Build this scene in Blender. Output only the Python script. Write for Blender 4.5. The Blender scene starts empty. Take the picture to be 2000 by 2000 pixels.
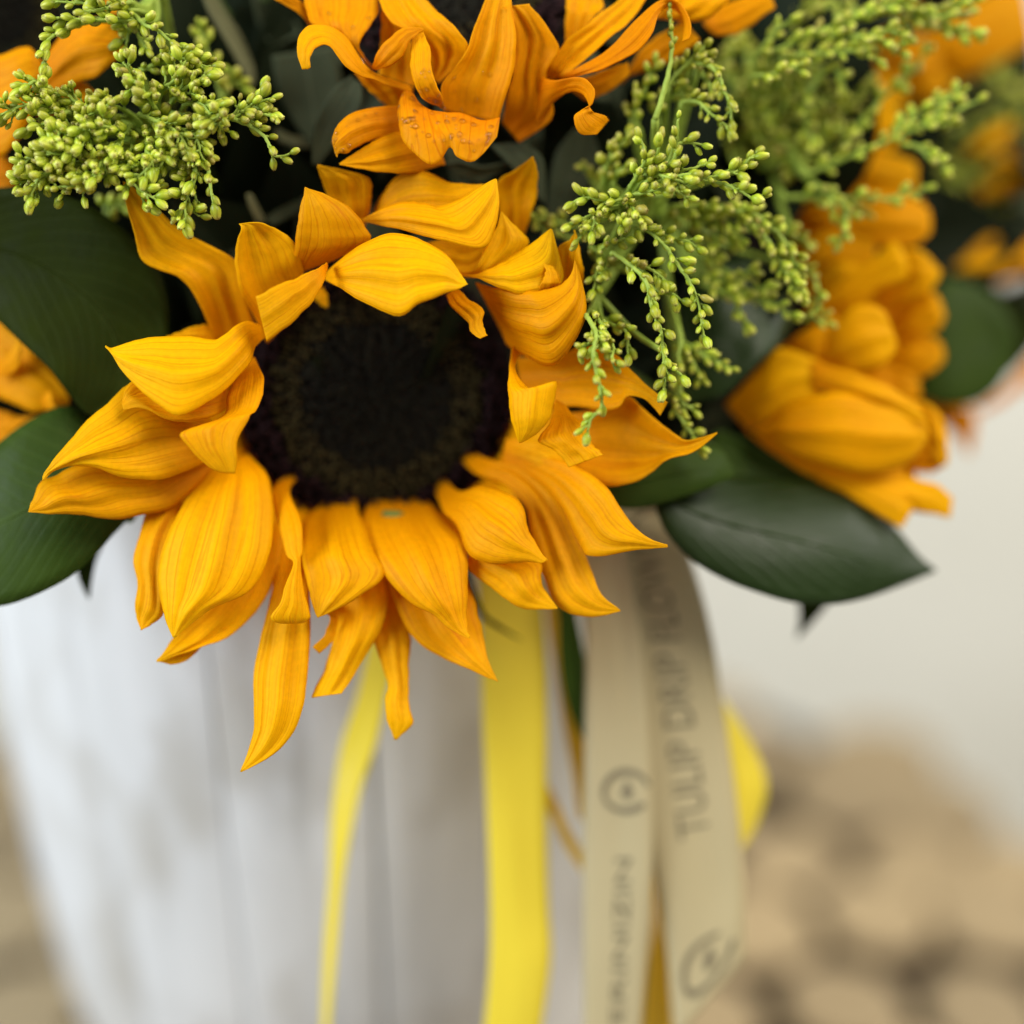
import bpy, bmesh, math, random
from mathutils import Vector, Matrix, noise

random.seed(7)
SC = bpy.context.scene
COL = SC.collection
rad = math.radians

# ------------------------------------------------------------------ camera
PITCH = 22.0
HT = math.tan(rad(20.0))            # half field of view 20 degrees
D0 = 0.270                          # focus distance (m)
cam_d = bpy.data.cameras.new('camera')
cam = bpy.data.objects.new('camera', cam_d)
COL.objects.link(cam)
cam.location = (0, 0, 0.36)
cam.rotation_euler = (rad(90 - PITCH), 0, 0)
cam_d.sensor_width = 36
cam_d.lens = 18 / HT
cam_d.clip_start = 0.01
cam_d.clip_end = 50
cam_d.dof.use_dof = True
cam_d.dof.focus_distance = D0 - 0.000
cam_d.dof.aperture_fstop = 2.2
cam_d.dof.aperture_blades = 0
SC.camera = cam

# ------------------------------------------------------------------ light
world = bpy.data.worlds.new('World'); SC.world = world; world.use_nodes = True
bg = world.node_tree.nodes['Background']
bg.inputs[0].default_value = (1.0, 0.95, 0.87, 1)
bg.inputs[1].default_value = 0.30

def area_light(name, loc, target, size, power, color, shape='DISK'):
    ld = bpy.data.lights.new(name, 'AREA'); ld.shape = shape; ld.size = size
    ld.energy = power; ld.color = color
    o = bpy.data.objects.new(name, ld); COL.objects.link(o)
    o.location = loc
    o.rotation_euler = (Vector(target) - Vector(loc)).to_track_quat('-Z', 'Y').to_euler()
    return o
area_light('window_light', (-1.10, -0.22, 0.85), (0, 0.3, 0.25), 0.8, 24, (0.84, 0.93, 1.0))
area_light('warm_fill_light', (0.65, -0.15, 1.25), (0.08, 0.35, 0.25), 0.7, 14, (1.0, 0.93, 0.80))  # unseen warm fill from upper right, added to brighten that side
area_light('wall_fill_light', (1.05, 0.40, 1.0), (0.70, 1.15, 0.15), 0.6, 10.5, (1.0, 0.97, 0.88))  # unseen fill added to lift the back wall

SC.view_settings.view_transform = 'Standard'
SC.view_settings.look = 'None'
SC.view_settings.exposure = 0.0
SC.view_settings.gamma = 1.0
SC.cycles.max_bounces = 10
SC.cycles.diffuse_bounces = 5
SC.cycles.transmission_bounces = 8
SC.cycles.use_denoising = True

# ------------------------------------------------------------------ helpers
RC = Matrix.Rotation(rad(90 - PITCH), 3, 'X')
CL = Vector(cam.location)

def P(x, y, z):
    """photo pixel (2000 px frame) + z millimetres in front of the focus plane -> world point"""
    d = D0 - z * 0.001
    return CL + RC @ Vector(((x - 1000) / 1000 * HT * d, -(y - 1000) / 1000 * HT * d, -d))

CROPS = {'A': (0, 0, 2.76), 'B': (500, 0, 2.76), 'C': (1000, 0, 3.864), 'D': (1400, 0, 3.22),
         'E': (0, 600, 3.22), 'F': (400, 500, 2.76), 'G': (900, 400, 3.22), 'H': (1350, 400, 2.272),
         'I': (200, 850, 2.415), 'J': (850, 850, 2.972), 'K': (1000, 1300, 2.76), 'N': (1250, 300, 3.865),
         'O': (380, 0, 4.6), 'X': (600, 1150, 2.273), 'V': (0, 0, 1.0)}

def cv(crop, pts):
    x0, y0, s = CROPS[crop]
    return [(x0 + x / s, y0 + y / s) for x, y in pts]

def cat(p0, p1, p2, p3, t):
    t2, t3 = t * t, t * t * t
    return tuple(0.5 * (2 * b + (c - a) * t + (2 * a - 5 * b + 4 * c - d) * t2 + (3 * b - a - 3 * c + d) * t3)
                 for a, b, c, d in zip(p0, p1, p2, p3))

def resample(pts, n, uniform=True):
    """n+1 points along a centripetal-ish spline through pts"""
    k = len(pts)
    if k == 1:
        return [pts[0]] * (n + 1)
    if uniform:
        ts = [i / (k - 1) for i in range(k)]
    else:
        ds = [0.0]
        for a, b in zip(pts, pts[1:]):
            ds.append(ds[-1] + max(1e-6, math.dist(a, b)))
        ts = [d / ds[-1] for d in ds]
    out = []
    for i in range(n + 1):
        t = i / n
        j = 0
        while j < k - 2 and t > ts[j + 1]:
            j += 1
        f = (t - ts[j]) / (ts[j + 1] - ts[j])
        f = min(1, max(0, f))
        a = pts[max(0, j - 1)]; b = pts[j]; c = pts[j + 1]; d = pts[min(k - 1, j + 2)]
        out.append(cat(a, b, c, d, f))
    return out

def link(o, parent=None):
    COL.objects.link(o)
    if parent is not None:
        o.parent = parent
    return o

def mesh_obj(name, verts, faces, mat, parent=None, uvs=None, smooth=True):
    me = bpy.data.meshes.new(name)
    me.from_pydata([tuple(v) for v in verts], [], faces)
    if uvs is not None:
        uvl = me.uv_layers.new(name='UVMap')
        for lp in me.loops:
            uvl.data[lp.index].uv = uvs[lp.vertex_index]
    if smooth:
        me.polygons.foreach_set('use_smooth', [True] * len(me.polygons))
    me.materials.append(mat)
    me.update()
    o = bpy.data.objects.new(name, me)
    return link(o, parent)

def tag(o, label=None, category=None, group=None, kind=None):
    if label: o['label'] = label
    if category: o['category'] = category
    if group: o['group'] = group
    if kind: o['kind'] = kind
    return o

def thing(name, label, category, loc, group=None):
    o = bpy.data.objects.new(name, None)
    o.empty_display_size = 0.01
    o.location = loc
    COL.objects.link(o)
    # parts are written in world coordinates, so undo the base offset for them
    THING_LOC[o.name] = Vector(loc)
    return tag(o, label, category, group)
THING_LOC = {}

def local(parent, pts):
    if parent is None: return pts
    off = THING_LOC.get(parent.name, Vector((0, 0, 0)))
    return [p - off for p in pts]

def surf_grid(L, R, z, zR=None, cup=0.0, ridge=0.0, nridge=2.5, nu=12, nv=26, wob=0.6, seed=0, rag=0.0):
    """grid of world points lofted between two traced edges. z in mm, base->tip"""
    same = len(L) == len(R)
    Ls = resample(L, nv, same); Rs = resample(R, nv, same)
    zL = resample([(a,) for a in z], nv); zr = resample([(a,) for a in (zR or z)], nv)
    g = []
    for j in range(nv + 1):
        v = j / nv
        e1 = noise.noise(Vector((seed * 3.1, v * 9, 1.7))) * rag + noise.noise(Vector((seed * 3.1, v * 26, 4.7))) * rag * .4
        e2 = noise.noise(Vector((seed * 5.3, v * 9, 8.1))) * rag + noise.noise(Vector((seed * 5.3, v * 26, 2.2))) * rag * .4
        a = P(Ls[j][0] + e1, Ls[j][1] + e2, zL[j][0]); b = P(Rs[j][0] + e2, Rs[j][1] - e1, zr[j][0])
        row = []
        w = (b - a).length
        env = math.sin(math.pi * min(1, max(0.0, 0.06 + 0.92 * v))) ** 0.6
        wenv = min(1.0, w / 0.008)
        for i in range(nu + 1):
            u = i / nu
            p = a.lerp(b, u)
            dz = cup * 4 * u * (1 - u) * env
            dz += ridge * math.cos((u - 0.5) * 2 * math.pi * nridge) * env * 4 * u * (1 - u)
            nz = noise.noise(Vector((u * 2.2 + seed * 7.3, v * 3.1 + seed * 1.7, seed * 0.37)))
            dz += wob * nz * env
            dz *= wenv
            view = (p - CL).normalized()
            row.append(p - view * dz * 0.001)
        g.append(row)
    return g

def grid_mesh(name, g, mat, parent=None, thick=0.00022, v0=0.0, v1=1.0, swap=False):
    nv = len(g) - 1; nu = len(g[0]) - 1
    verts = local(parent, [p for row in g for p in row])
    uvs = [(i / nu, v0 + (v1 - v0) * j / nv) for j in range(nv + 1) for i in range(nu + 1)]
    if swap: uvs = [(b, a) for a, b in uvs]
    faces = []
    for j in range(nv):
        for i in range(nu):
            a = j * (nu + 1) + i
            faces.append((a, a + 1, a + nu + 2, a + nu + 1))
    o = mesh_obj(name, verts, faces, mat, parent, uvs)
    if thick:
        m = o.modifiers.new('thickness', 'SOLIDIFY'); m.thickness = thick; m.offset = 0
    return o

def tube(name, pts, radii, mat, parent=None, seg=8, cap=True):
    """pts world points"""
    n = len(pts)
    verts, faces, uvs = [], [], []
    prev = None
    for k in range(n):
        d = (pts[min(n - 1, k + 1)] - pts[max(0, k - 1)]).normalized()
        if prev is None:
            s = d.orthogonal().normalized()
        else:
            s = (prev - d * prev.dot(d)).normalized()
        prev = s
        t = d.cross(s)
        r = radii[k] if isinstance(radii, (list, tuple)) else radii
        for i in range(seg):
            a = 2 * math.pi * i / seg
            verts.append(pts[k] + (s * math.cos(a) + t * math.sin(a)) * r)
            uvs.append((i / seg, k / (n - 1)))
    for k in range(n - 1):
        for i in range(seg):
            j = (i + 1) % seg
            faces.append((k * seg + i, k * seg + j, (k + 1) * seg + j, (k + 1) * seg + i))
    if cap:
        faces.append(tuple(range(seg))[::-1]); faces.append(tuple((n - 1) * seg + i for i in range(seg)))
    return (verts, faces, uvs) if name is None else mesh_obj(name, local(parent, verts), faces, mat, parent, uvs)

def spline3(pts, n):
    r = resample([tuple(p) for p in pts], n, False)
    return [Vector(p) for p in r]

# ------------------------------------------------------------------ materials
def new_mat(name):
    m = bpy.data.materials.new(name); m.use_nodes = True
    nt = m.node_tree
    return m, nt, nt.nodes, nt.links, nt.nodes['Principled BSDF'], nt.nodes['Material Output']

def N(nt, typ, **kw):
    n = nt.nodes.new(typ)
    for k, v in kw.items():
        if k.startswith('i_'):
            n.inputs[k[2:].replace('_', ' ')].default_value = v
        else:
            setattr(n, k, v)
    return n

def ramp(nt, stops):
    r = nt.nodes.new('ShaderNodeValToRGB')
    cr = r.color_ramp
    while len(cr.elements) < len(stops): cr.elements.new(0.5)
    for e, (p, c) in zip(cr.elements, stops):
        e.position = p; e.color = (*c, 1) if len(c) == 3 else c
    return r

def math_node(nt, op, a=None, b=None):
    n = nt.nodes.new('ShaderNodeMath'); n.operation = op
    if isinstance(a, (int, float)): n.inputs[0].default_value = a
    elif a is not None: nt.links.new(a, n.inputs[0])
    if isinstance(b, (int, float)): n.inputs[1].default_value = b
    elif b is not None: nt.links.new(b, n.inputs[1])
    return n.outputs[0]

def mixc(nt, fac, a, b, blend='MIX'):
    n = nt.nodes.new('ShaderNodeMix'); n.data_type = 'RGBA'; n.blend_type = blend
    for sock, val in ((n.inputs[0], fac), (n.inputs[6], a), (n.inputs[7], b)):
        if isinstance(val, (int, float)): sock.default_value = val
        elif isinstance(val, tuple): sock.default_value = (*val, 1) if len(val) == 3 else val
        else: nt.links.new(val, sock)
    return n.outputs[2]

def petal_material(name, light, deep, transl=0.36):
    m, nt, nodes, links, bs, out = new_mat(name)
    uv = N(nt, 'ShaderNodeUVMap'); sep = N(nt, 'ShaderNodeSeparateXYZ'); links.new(uv.outputs[0], sep.inputs[0])
    u, v = sep.outputs[0], sep.outputs[1]
    rnd = N(nt, 'ShaderNodeObjectInfo').outputs['Random']
    # fine lengthwise veins: stretched noise over (u, v)
    comb = N(nt, 'ShaderNodeCombineXYZ')
    links.new(math_node(nt, 'MULTIPLY', u, 34.0), comb.inputs[0])
    links.new(math_node(nt, 'MULTIPLY', v, 1.6), comb.inputs[1])
    links.new(math_node(nt, 'MULTIPLY', rnd, 50.0), comb.inputs[2])
    nz = N(nt, 'ShaderNodeTexNoise'); nz.inputs['Scale'].default_value = 1.0; nz.inputs['Detail'].default_value = 3
    links.new(comb.outputs[0], nz.inputs['Vector'])
    comb2 = N(nt, 'ShaderNodeCombineXYZ')
    links.new(math_node(nt, 'MULTIPLY', u, 9.0), comb2.inputs[0])
    links.new(math_node(nt, 'MULTIPLY', v, 0.9), comb2.inputs[1])
    links.new(math_node(nt, 'MULTIPLY', rnd, 31.0), comb2.inputs[2])
    nz2 = N(nt, 'ShaderNodeTexNoise'); nz2.inputs['Scale'].default_value = 1.0; nz2.inputs['Detail'].default_value = 2
    links.new(comb2.outputs[0], nz2.inputs['Vector'])
    ph = math_node(nt, 'ADD', math_node(nt, 'MULTIPLY', u, 10.0 * 6.2832), math_node(nt, 'MULTIPLY', nz2.outputs[0], 16.0))
    ln = math_node(nt, 'ADD', math_node(nt, 'MULTIPLY', math_node(nt, 'SINE', ph), 0.5), 0.5)
    lr = ramp(nt, [(0.86, (0, 0, 0)), (1.0, (1, 1, 1))]); links.new(ln, lr.inputs[0])
    veins = ramp(nt, [(0.36, (0, 0, 0)), (0.5, (1, 1, 1))]); links.new(nz.outputs[0], veins.inputs[0])
    grain = N(nt, 'ShaderNodeTexNoise'); grain.inputs['Scale'].default_value = 900; grain.inputs['Detail'].default_value = 2
    tc = N(nt, 'ShaderNodeTexCoord'); links.new(tc.outputs['Object'], grain.inputs['Vector'])
    blotch = N(nt, 'ShaderNodeTexNoise'); blotch.inputs['Scale'].default_value = 90
    links.new(tc.outputs['Object'], blotch.inputs['Vector'])
    c0 = mixc(nt, blotch.outputs[0], light, tuple(a * .72 + b * .28 for a, b in zip(light, deep)))
    # pigment is more orange near the base
    basefac = ramp(nt, [(0.0, (1, 1, 1)), (0.45, (0, 0, 0))]); links.new(v, basefac.inputs[0])
    c1 = mixc(nt, math_node(nt, 'MULTIPLY', basefac.outputs[0], 0.5), c0, deep)
    tipfac = ramp(nt, [(0.55, (0, 0, 0)), (1.0, (1, 1, 1))]); links.new(v, tipfac.inputs[0])
    c1 = mixc(nt, math_node(nt, 'MULTIPLY', tipfac.outputs[0], 0.55), c1, (light[0], light[1] * 1.12, light[2] * 3))
    vf = math_node(nt, 'MULTIPLY', math_node(nt, 'SUBTRACT', 1.0, veins.outputs[0]), 0.16)
    vf = math_node(nt, 'MAXIMUM', vf, math_node(nt, 'MULTIPLY', math_node(nt, 'MULTIPLY', lr.outputs[0], nz2.outputs[0]), 0.95))
    c2 = mixc(nt, vf, c1, tuple(x * 0.85 for x in deep))
    gr = ramp(nt, [(0.35, (0.95, 0.95, 0.95)), (0.65, (1.03, 1.03, 1.03))]); links.new(grain.outputs[0], gr.inputs[0])
    c3 = mixc(nt, 1.0, c2, gr.outputs[0], 'MULTIPLY')
    hs = N(nt, 'ShaderNodeHueSaturation'); links.new(c3, hs.inputs['Color'])
    links.new(math_node(nt, 'ADD', math_node(nt, 'MULTIPLY', rnd, 0.018), 0.492), hs.inputs['Hue'])
    links.new(math_node(nt, 'ADD', math_node(nt, 'MULTIPLY', rnd, 0.14), 0.94), hs.inputs['Value'])
    links.new(hs.outputs[0], bs.inputs['Base Color'])
    bs.inputs['Roughness'].default_value = 0.52
    bs.inputs['Specular IOR Level'].default_value = 0.07
    hsum = math_node(nt, 'ADD', math_node(nt, 'MULTIPLY', nz.outputs[0], 0.22), math_node(nt, 'MULTIPLY', nz2.outputs[0], 1.2))
    hsum = math_node(nt, 'SUBTRACT', hsum, math_node(nt, 'MULTIPLY', lr.outputs[0], 0.24))
    hsum = math_node(nt, 'ADD', hsum, math_node(nt, 'MULTIPLY', grain.outputs[0], 0.05))
    bp = N(nt, 'ShaderNodeBump'); bp.inputs['Strength'].default_value = 0.30; bp.inputs['Distance'].default_value = 0.0008
    links.new(hsum, bp.inputs['Height']); links.new(bp.outputs[0], bs.inputs['Normal'])
    tr = N(nt, 'ShaderNodeBsdfTranslucent'); links.new(hs.outputs[0], tr.inputs['Color']); links.new(bp.outputs[0], tr.inputs['Normal'])
    mx = N(nt, 'ShaderNodeMixShader'); mx.inputs[0].default_value = transl
    links.new(bs.outputs[0], mx.inputs[1]); links.new(tr.outputs[0], mx.inputs[2]); links.new(mx.outputs[0], out.inputs[0])
    return m

M_PETAL = petal_material('petal_yellow', (0.92, 0.475, 0.001), (0.80, 0.255, 0.0003))
M_PETAL_O = petal_material('petal_orange', (0.92, 0.415, 0.001), (0.78, 0.21, 0.0003))

def leaf_material(name, base, dark, rough=0.33, spec=0.5, vein=0.35):
    m, nt, nodes, links, bs, out = new_mat(name)
    uv = N(nt, 'ShaderNodeUVMap'); sep = N(nt, 'ShaderNodeSeparateXYZ'); links.new(uv.outputs[0], sep.inputs[0])
    u, v = sep.outputs[0], sep.outputs[1]
    rnd = N(nt, 'ShaderNodeObjectInfo').outputs['Random']
    au = math_node(nt, 'ABSOLUTE', math_node(nt, 'SUBTRACT', u, 0.5))
    # side veins sweep forward from the midrib
    ph = math_node(nt, 'SUBTRACT', math_node(nt, 'MULTIPLY', v, 70.0), math_node(nt, 'MULTIPLY', au, 62.0))
    nz = N(nt, 'ShaderNodeTexNoise'); nz.inputs['Scale'].default_value = 160; nz.inputs['Detail'].default_value = 4
    tc = N(nt, 'ShaderNodeTexCoord'); links.new(tc.outputs['Object'], nz.inputs['Vector'])
    ph = math_node(nt, 'ADD', ph, math_node(nt, 'MULTIPLY', nz.outputs[0], 2.0))
    s = math_node(nt, 'SINE', ph)
    sv = ramp(nt, [(0.80, (0, 0, 0)), (1.0, (1, 1, 1))]); links.new(math_node(nt, 'ADD', math_node(nt, 'MULTIPLY', s, 0.5), 0.5), sv.inputs[0])
    mid = ramp(nt, [(0.0, (1, 1, 1)), (0.025, (0, 0, 0))]); links.new(au, mid.inputs[0])
    c = mixc(nt, nz.outputs[0], dark, base)
    lightv = tuple(min(1, a * 1.7 + 0.01) for a in base)
    c = mixc(nt, math_node(nt, 'MULTIPLY', sv.outputs[0], vein * 0.35), c, lightv)
    c = mixc(nt, math_node(nt, 'MULTIPLY', mid.outputs[0], 0.6), c, lightv)
    hs = N(nt, 'ShaderNodeHueSaturation'); links.new(c, hs.inputs['Color'])
    links.new(math_node(nt, 'ADD', math_node(nt, 'MULTIPLY', rnd, 0.3), 0.85), hs.inputs['Value'])
    links.new(hs.outputs[0], bs.inputs['Base Color'])
    rr = ramp(nt, [(0.3, (rough * .85,) * 3), (0.7, (rough * 1.25,) * 3)]); links.new(nz.outputs[0], rr.inputs[0])
    links.new(rr.outputs[0], bs.inputs['Roughness'])
    bs.inputs['Specular IOR Level'].default_value = spec
    fine = N(nt, 'ShaderNodeTexNoise'); fine.inputs['Scale'].default_value = 700; links.new(tc.outputs['Object'], fine.inputs['Vector'])
    h = math_node(nt, 'ADD', math_node(nt, 'MULTIPLY', sv.outputs[0], -0.25), math_node(nt, 'MULTIPLY', fine.outputs[0], 0.5))
    bp = N(nt, 'ShaderNodeBump'); bp.inputs['Strength'].default_value = 0.35; bp.inputs['Distance'].default_value = 0.0006
    links.new(h, bp.inputs['Height']); links.new(bp.outputs[0], bs.inputs['Normal'])
    tr = N(nt, 'ShaderNodeBsdfTranslucent'); links.new(hs.outputs[0], tr.inputs['Color'])
    mx = N(nt, 'ShaderNodeMixShader'); mx.inputs[0].default_value = 0.12
    links.new(bs.outputs[0], mx.inputs[1]); links.new(tr.outputs[0], mx.inputs[2]); links.new(mx.outputs[0], out.inputs[0])
    return m

M_LEAF = leaf_material('leaf_satin', (0.022, 0.032, 0.002), (0.012, 0.018, 0.001), 0.6, 0.06)
M_LEAF_GL = leaf_material('leaf_glossy', (0.022, 0.046, 0.008), (0.014, 0.028, 0.005), 0.36, 0.22)
M_LEAF_LT = leaf_material('leaf_mid_green', (0.040, 0.072, 0.007), (0.022, 0.046, 0.004), 0.55, 0.12)
M_LEAF_DK = leaf_material('leaf_dark', (0.013, 0.019, 0.008), (0.006, 0.010, 0.004), 0.6, 0.10)  # base colour darkened to deepen the shade inside the bouquet
M_BRACT = leaf_material('bract_hairy', (0.075, 0.088, 0.048), (0.036, 0.046, 0.024), 0.8, 0.12)
M_BRACT_PALE = leaf_material('bract_edge', (0.19, 0.19, 0.09), (0.11, 0.11, 0.055), 0.8, 0.15)

def noise_mat(name, c1, c2, scale, rough=0.7, bump=0.3, dist=0.001, spec=0.3, detail=4):
    m, nt, nodes, links, bs, out = new_mat(name)
    tc = N(nt, 'ShaderNodeTexCoord')
    nz = N(nt, 'ShaderNodeTexNoise'); nz.inputs['Scale'].default_value = scale; nz.inputs['Detail'].default_value = detail
    links.new(tc.outputs['Object'], nz.inputs['Vector'])
    r = ramp(nt, [(0.3, c1), (0.7, c2)]); links.new(nz.outputs[0], r.inputs[0])
    links.new(r.outputs[0], bs.inputs['Base Color'])
    bs.inputs['Roughness'].default_value = rough; bs.inputs['Specular IOR Level'].default_value = spec
    bp = N(nt, 'ShaderNodeBump'); bp.inputs['Strength'].default_value = bump; bp.inputs['Distance'].default_value = dist
    links.new(nz.outputs[0], bp.inputs['Height']); links.new(bp.outputs[0], bs.inputs['Normal'])
    return m

M_STEM = noise_mat('stem_green', (0.07, 0.12, 0.02), (0.14, 0.20, 0.035), 300, 0.6, 0.2, 0.0004)
M_SOLSTEM = noise_mat('goldenrod_stem', (0.24, 0.34, 0.04), (0.36, 0.47, 0.07), 500, 0.55, 0.1, 0.0003)
M_DISC = noise_mat('disc_dark', (0.004, 0.003, 0.003), (0.012, 0.010, 0.007), 700, 0.85, 0.4, 0.0006, 0.1)
M_FLORET_IN = noise_mat('floret_inner', (0.006, 0.006, 0.004), (0.018, 0.016, 0.008), 400, 0.8, 0.2, 0.0004, 0.15)
M_FLORET_MID = noise_mat('floret_olive', (0.045, 0.036, 0.012), (0.075, 0.060, 0.022), 400, 0.8, 0.2, 0.0004, 0.1)
M_FLORET_OUT = noise_mat('floret_maroon', (0.012, 0.005, 0.006), (0.034, 0.014, 0.016), 400, 0.8, 0.2, 0.0004, 0.12)
M_FOAM = noise_mat('floral_foam_green', (0.004, 0.007, 0.004), (0.010, 0.014, 0.007), 120, 0.9, 0.4, 0.002, 0.1)

def bud_material():
    m, nt, nodes, links, bs, out = new_mat('goldenrod_bud')
    uv = N(nt, 'ShaderNodeUVMap'); sep = N(nt, 'ShaderNodeSeparateXYZ'); links.new(uv.outputs[0], sep.inputs[0])
    rnd = N(nt, 'ShaderNodeObjectInfo').outputs['Random']
    r = ramp(nt, [(0.0, (0.25, 0.35, 0.018)), (0.4, (0.47, 0.56, 0.028)), (0.8, (0.72, 0.75, 0.07)), (0.97, (0.86, 0.84, 0.22)), (1.0, (0.55, 0.45, 0.10))])
    links.new(sep.outputs[1], r.inputs[0])
    st = math_node(nt, 'SINE', math_node(nt, 'MULTIPLY', sep.outputs[0], 6.2832 * 5))
    sr = ramp(nt, [(0.55, (0, 0, 0)), (0.9, (1, 1, 1))]); links.new(math_node(nt, 'ADD', math_node(nt, 'MULTIPLY', st, .5), .5), sr.inputs[0])
    c = mixc(nt, math_node(nt, 'MULTIPLY', sr.outputs[0], 0.4), r.outputs[0], (0.26, 0.32, 0.02))
    dry = ramp(nt, [(0.955, (0, 0, 0)), (0.965, (1, 1, 1))]); links.new(rnd, dry.inputs[0])
    c = mixc(nt, math_node(nt, 'MULTIPLY', dry.outputs[0], 0.75), c, (0.30, 0.19, 0.05))
    hs = N(nt, 'ShaderNodeHueSaturation'); links.new(c, hs.inputs['Color'])
    links.new(math_node(nt, 'ADD', math_node(nt, 'MULTIPLY', rnd, 0.022), 0.490), hs.inputs['Hue'])
    links.new(math_node(nt, 'ADD', math_node(nt, 'MULTIPLY', rnd, 0.45), 0.68), hs.inputs['Value'])
    links.new(hs.outputs[0], bs.inputs['Base Color'])
    bs.inputs['Roughness'].default_value = 0.42; bs.inputs['Specular IOR Level'].default_value = 0.4
    tr = N(nt, 'ShaderNodeBsdfTranslucent'); links.new(hs.outputs[0], tr.inputs['Color'])
    mx = N(nt, 'ShaderNodeMixShader'); mx.inputs[0].default_value = 0.18
    links.new(bs.outputs[0], mx.inputs[1]); links.new(tr.outputs[0], mx.inputs[2]); links.new(mx.outputs[0], out.inputs[0])
    return m
M_BUD = bud_material()

def ribbon_material(name, col, transl, rough, spec, lines=160.0, sheen=0.2, alpha=1.0):
    m, nt, nodes, links, bs, out = new_mat(name)
    uv = N(nt, 'ShaderNodeUVMap'); sep = N(nt, 'ShaderNodeSeparateXYZ'); links.new(uv.outputs[0], sep.inputs[0])
    w = math_node(nt, 'SINE', math_node(nt, 'MULTIPLY', sep.outputs[1], lines * 6.28))
    nz = N(nt, 'ShaderNodeTexNoise'); nz.inputs['Scale'].default_value = 40
    tc = N(nt, 'ShaderNodeTexCoord'); links.new(tc.outputs['Object'], nz.inputs['Vector'])
    c = mixc(nt, nz.outputs[0], tuple(x * 0.92 for x in col), col)
    links.new(c, bs.inputs['Base Color'])
    bs.inputs['Roughness'].default_value = rough; bs.inputs['Specular IOR Level'].default_value = spec
    bs.inputs['Anisotropic'].default_value = 0.5
    bp = N(nt, 'ShaderNodeBump'); bp.inputs['Strength'].default_value = 0.1; bp.inputs['Distance'].default_value = 0.0002
    links.new(w, bp.inputs['Height']); links.new(bp.outputs[0], bs.inputs['Normal'])
    tr = N(nt, 'ShaderNodeBsdfTranslucent'); links.new(c, tr.inputs['Color'])
    mx = N(nt, 'ShaderNodeMixShader'); mx.inputs[0].default_value = transl
    links.new(bs.outputs[0], mx.inputs[1]); links.new(tr.outputs[0], mx.inputs[2]); links.new(mx.outputs[0], out.inputs[0])
    return m
M_RIB_Y = ribbon_material('satin_yellow', (0.92, 0.76, 0.06), 0.28, 0.32, 0.5)
M_RIB_G = ribbon_material('satin_gold', (0.80, 0.50, 0.02), 0.25, 0.35, 0.5)
M_RIB_B = ribbon_material('satin_beige', (0.62, 0.53, 0.315), 0.3, 0.45, 0.35)
M_INK = noise_mat('print_ink', (0.17, 0.14, 0.085), (0.20, 0.165, 0.10), 200, 0.6, 0.0, 0.0001)

def wood_white():
    m, nt, nodes, links, bs, out = new_mat('whitewashed_wood')
    tc = N(nt, 'ShaderNodeTexCoord'); mp = N(nt, 'ShaderNodeMapping'); mp.inputs['Scale'].default_value = (110, 110, 12)
    links.new(tc.outputs['Object'], mp.inputs[0])
    rnd = N(nt, 'ShaderNodeObjectInfo').outputs['Random']
    nz = N(nt, 'ShaderNodeTexNoise'); nz.noise_dimensions = '4D'; nz.inputs['Scale'].default_value = 1.0; nz.inputs['Detail'].default_value = 5
    links.new(mp.outputs[0], nz.inputs['Vector']); links.new(math_node(nt, 'MULTIPLY', rnd, 20.0), nz.inputs['W'])
    mp2 = N(nt, 'ShaderNodeMapping'); mp2.inputs['Scale'].default_value = (42, 42, 20); links.new(tc.outputs['Object'], mp2.inputs[0])
    n2 = N(nt, 'ShaderNodeTexNoise'); n2.inputs['Scale'].default_value = 1.0; n2.inputs['Detail'].default_value = 3
    links.new(mp2.outputs[0], n2.inputs['Vector'])
    r = ramp(nt, [(0.28, (0.48, 0.475, 0.47)), (0.46, (0.66, 0.66, 0.665)), (0.7, (0.73, 0.73, 0.74))]); links.new(nz.outputs[0], r.inputs[0])
    worn = ramp(nt, [(0.50, (0, 0, 0)), (0.68, (1, 1, 1))]); links.new(n2.outputs[0], worn.inputs[0])
    c = mixc(nt, math_node(nt, 'MULTIPLY', worn.outputs[0], 0.6), r.outputs[0], (0.42, 0.385, 0.33))
    links.new(c, bs.inputs['Base Color']); bs.inputs['Roughness'].default_value = 0.75
    bs.inputs['Specular IOR Level'].default_value = 0.2
    bp = N(nt, 'ShaderNodeBump'); bp.inputs['Strength'].default_value = 0.4; bp.inputs['Distance'].default_value = 0.001
    links.new(nz.outputs[0], bp.inputs['Height']); links.new(bp.outputs[0], bs.inputs['Normal'])
    return m
M_WHITEWOOD = wood_white()

def slice_mat():
    m, nt, nodes, links, bs, out = new_mat('wood_slice_face')
    tc = N(nt, 'ShaderNodeTexCoord'); rnd = N(nt, 'ShaderNodeObjectInfo').outputs['Random']
    w = N(nt, 'ShaderNodeTexWave'); w.wave_type = 'RINGS'; w.rings_direction = 'Z'
    w.inputs['Scale'].default_value = 120; w.inputs['Distortion'].default_value = 3; w.inputs['Detail'].default_value = 3
    w.inputs['Detail Scale'].default_value = 0.6
    links.new(tc.outputs['Object'], w.inputs['Vector'])
    r = ramp(nt, [(0.0, (0.31, 0.225, 0.12)), (1.0, (0.45, 0.35, 0.21))]); links.new(w.outputs[0], r.inputs[0])
    hs = N(nt, 'ShaderNodeHueSaturation'); links.new(r.outputs[0], hs.inputs['Color'])
    links.new(math_node(nt, 'ADD', math_node(nt, 'MULTIPLY', rnd, 0.4), 0.78), hs.inputs['Value'])
    links.new(hs.outputs[0], bs.inputs['Base Color']); bs.inputs['Roughness'].default_value = 0.6
    return m
M_SLICE = slice_mat()
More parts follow.
